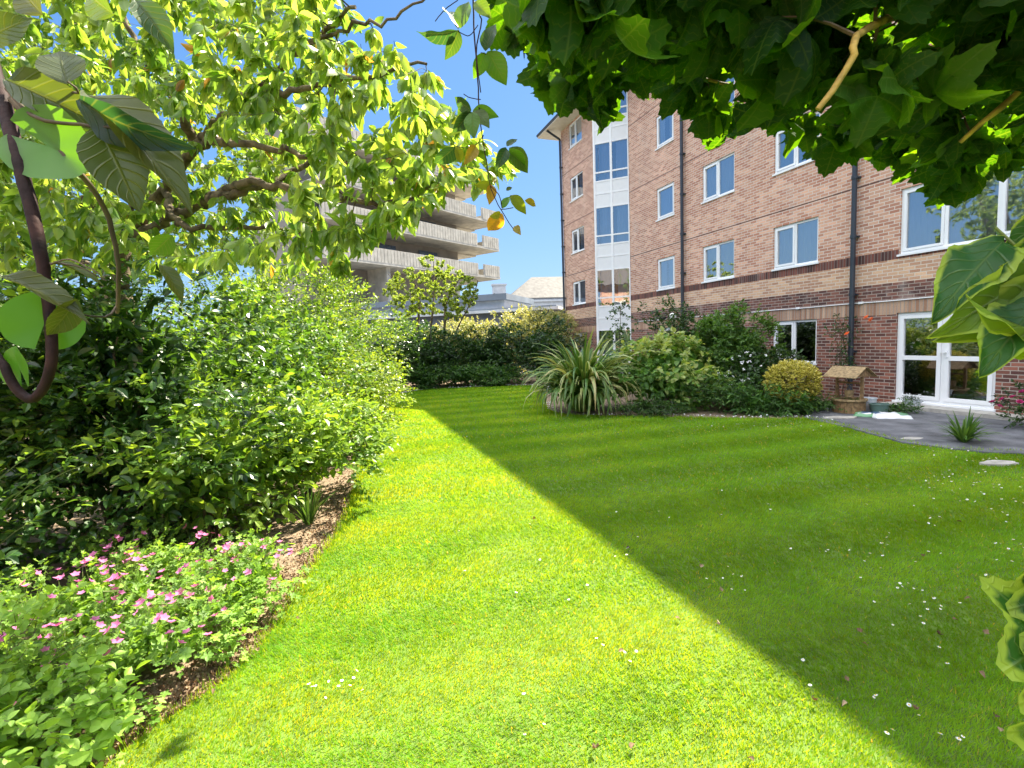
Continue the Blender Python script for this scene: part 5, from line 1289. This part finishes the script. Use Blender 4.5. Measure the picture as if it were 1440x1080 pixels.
# ------------------------------------------------------------------ daisies and fallen leaves on the lawn
g = MB()
for j in range(11):
    a = j * 2 * PI / 11; T0 = T_leaf(2, 1, .22, .1, .08, .8); V, Fc, U = T0; V = V * .011; c, s = math.cos(a), math.sin(a); g.add(V @ np.array([[c, s, 0], [-s, c, 0], [0, 0, 1]]) + (0, 0, 0.001), Fc, mi=0)
g.lathe([(.0038, .0), (.0036, .0022), (.002, .0034), (0, .0036)], (0, 0, .001), 8, mi=1)
g.tube([(0, 0, 0), (.001, 0, -.045)], .0009, 4, mi=2)
d0 = g.build('daisy', [M['petal_w'], M['yolk'], M['greenstem']])
spots = []
def cl(x, y, sx, sy, n):
    for _ in range(n): spots.append((x + R.normal(0, sx), y + R.normal(0, sy)))
cl(1040, 812, 12, 8, 6); cl(1000, 808, 8, 8, 2); cl(1225, 790, 16, 14, 9); cl(1267, 822, 12, 4, 5); cl(1310, 845, 16, 10, 8); cl(1175, 775, 12, 6, 4); cl(1116, 773, 4, 4, 1); cl(1420, 770, 20, 12, 10); cl(1390, 700, 34, 16, 26); cl(1325, 675, 26, 8, 18)
cl(1245, 622, 12, 8, 10); cl(1300, 634, 28, 6, 14); cl(1365, 645, 20, 8, 14); cl(1430, 680, 14, 10, 12); cl(1080, 715, 5, 5, 4); cl(885, 775, 6, 6, 2); cl(495, 975, 20, 14, 6); cl(440, 965, 10, 6, 4); cl(1125, 932, 4, 4, 1); cl(1285, 1000, 6, 5, 2); cl(1345, 1032, 10, 4, 3); cl(1255, 1030, 5, 4, 2); cl(875, 920, 6, 4, 2)
cl(1180, 600, 40, 4, 14); cl(1100, 596, 30, 3, 14); cl(690, 800, 90, 60, 12); cl(600, 620, 40, 20, 4); cl(1000, 700, 120, 50, 12); cl(1290, 900, 80, 60, 10); cl(800, 980, 150, 60, 8); cl(1340, 740, 60, 30, 18); cl(860, 594, 16, 3, 9); cl(1000, 597, 30, 3, 10)
first = True; n_ = 0
for (x, y) in spots:
    if x > 1460 or y > 1090 or n_ > 280: continue
    p = ground_at(x, y, .035)
    if not in_poly(np.array([[p[0], p[1]]]), lawn)[0]: continue
    o_ = d0 if first else d0.copy()
    if not first: COL.objects.link(o_)
    first = False; n_ += 1; k = R.uniform(.65, 1.05) * (1 + .04 * max(0, p[1] - 4)); o_.location = (p[0], p[1], R.uniform(.026, .042)); o_.scale = (k, k, k); o_.rotation_euler = (R.normal(0, .25), R.normal(0, .25), R.uniform(0, 6))
    tag(o_, 'small white daisy open among the lawn grass', 'daisy', 'daisies scattered over the lawn')
# the dense band of daisies along the far and bed edges, as one
mb = MB(); E_ = []
for i in range(len(lawn)):
    a, b = lawn[i], lawn[(i + 1) % len(lawn)]; mid = (a + b) / 2
    far = mid[1] > 15.5; bed = (mid[1] > 9.5 and mid[0] > -.2 and mid[0] < 6.3)
    if not (far or bed): continue
    Lg = np.linalg.norm(b - a); k = int(Lg * (70 if far else 26)); t = R.random(k)[:, None]
    nrmv = np.array([-(b - a)[1], (b - a)[0]]) / Lg
    E_.append(a + (b - a) * t + nrmv * np.abs(R.normal(0, .16 if far else .1, (k, 1))) * (1))
P = np.concatenate(E_); P = P[vnoise(P, 1.1, 14) > .35]; n = len(P)
scatter(mb, T_RD, np.c_[P, R.uniform(.03, .06, n)], nrm(np.c_[R.normal(size=(n, 2)), np.zeros(n)]), nrm(R.normal(0, .25, (n, 3)) + (0, -.3, 1)), R.uniform(.022, .034, n), .5)
tag(mb.build('daisy_band', M['petal_w']), 'dense band of white daisies along the far and bed edges of the lawn', None, None, 'stuff')

dl = []
for i, (x, y) in enumerate([(1340, 872), (1385, 893), (1213, 905), (1212, 890), (1285, 733), (1300, 783), (1352, 735), (1322, 893), (1378, 945), (1290, 1000), (1400, 1010), (1190, 958), (1190, 988), (984, 797), (1365, 842), (885, 771), (1060, 1072), (834, 1054), (887, 1055), (1012, 880), (950, 870), (1015, 833), (870, 918), (1145, 985), (940, 710), (750, 730), (1140, 655), (1410, 1030), (300, 970), (285, 975), (352, 902), (365, 915), (330, 930), (420, 870)]):
    p = ground_at(x, y, .03); g = MB(); T_ = T_lobed(3, .25, .03, 3, 16, R.uniform(.6, 1.6), .12, i) if i % 2 else T_leaf(6, 2, .3, 1.0, .5, .9, .05, .05)
    s = R.uniform(.022, .042) * (1.5 if i == 0 else 1); scatter(g, T_, [np.zeros(3)], nrm(np.array([[R.normal(), R.normal(), .1]])), nrm(np.array([[R.normal(0, .5), R.normal(0, .5), 1]])), s, R.uniform(0, 1))
    o_ = g.build('fallen_leaf', M['dead'], smooth=True); o_.location = (p[0], p[1], .035); side_ = 'on the shaded grass' if x > 640 + (y - 568) * .92 else ('on the sunlit grass' if x > 470 else 'on the dry soil edge')
    tag(o_, 'curled dry brown fallen leaf ' + side_, 'leaf', 'fallen leaves ' + side_)

# soil litter strip: stones and crumbs on the dry border edge, one mass
mb = MB(); n = 9000; E_ = []
lp = lawn[(lawn[:, 0] < -1.4) & (lawn[:, 1] > 1.0) & (lawn[:, 1] < 15)]
t = R.random(n) ** 1.6 * (len(lp) - 1); i = np.clip(t.astype(int), 0, len(lp) - 2); fr = (t - i)[:, None]; P = lp[i] * (1 - fr) + lp[i + 1] * fr; P[:, 0] -= np.abs(R.normal(0, .22, n)) + .0
V, Fc, U = T_lobed(1, 0, 0.1, 1, 6, 1.2, .1, 4); scatter(mb, (V, Fc, U), np.c_[P, R.uniform(-.012, .006, n)], nrm(np.c_[R.normal(size=(n, 2)), R.normal(0, .2, n)]), nrm(R.normal(0, .5, (n, 3)) + (0, 0, 1)), R.uniform(.006, .026, n), R.random(n))
tag(mb.build('soil_litter', M['dead']), 'dry crumbs and dead leaf bits along the border soil', None, None, 'stuff')
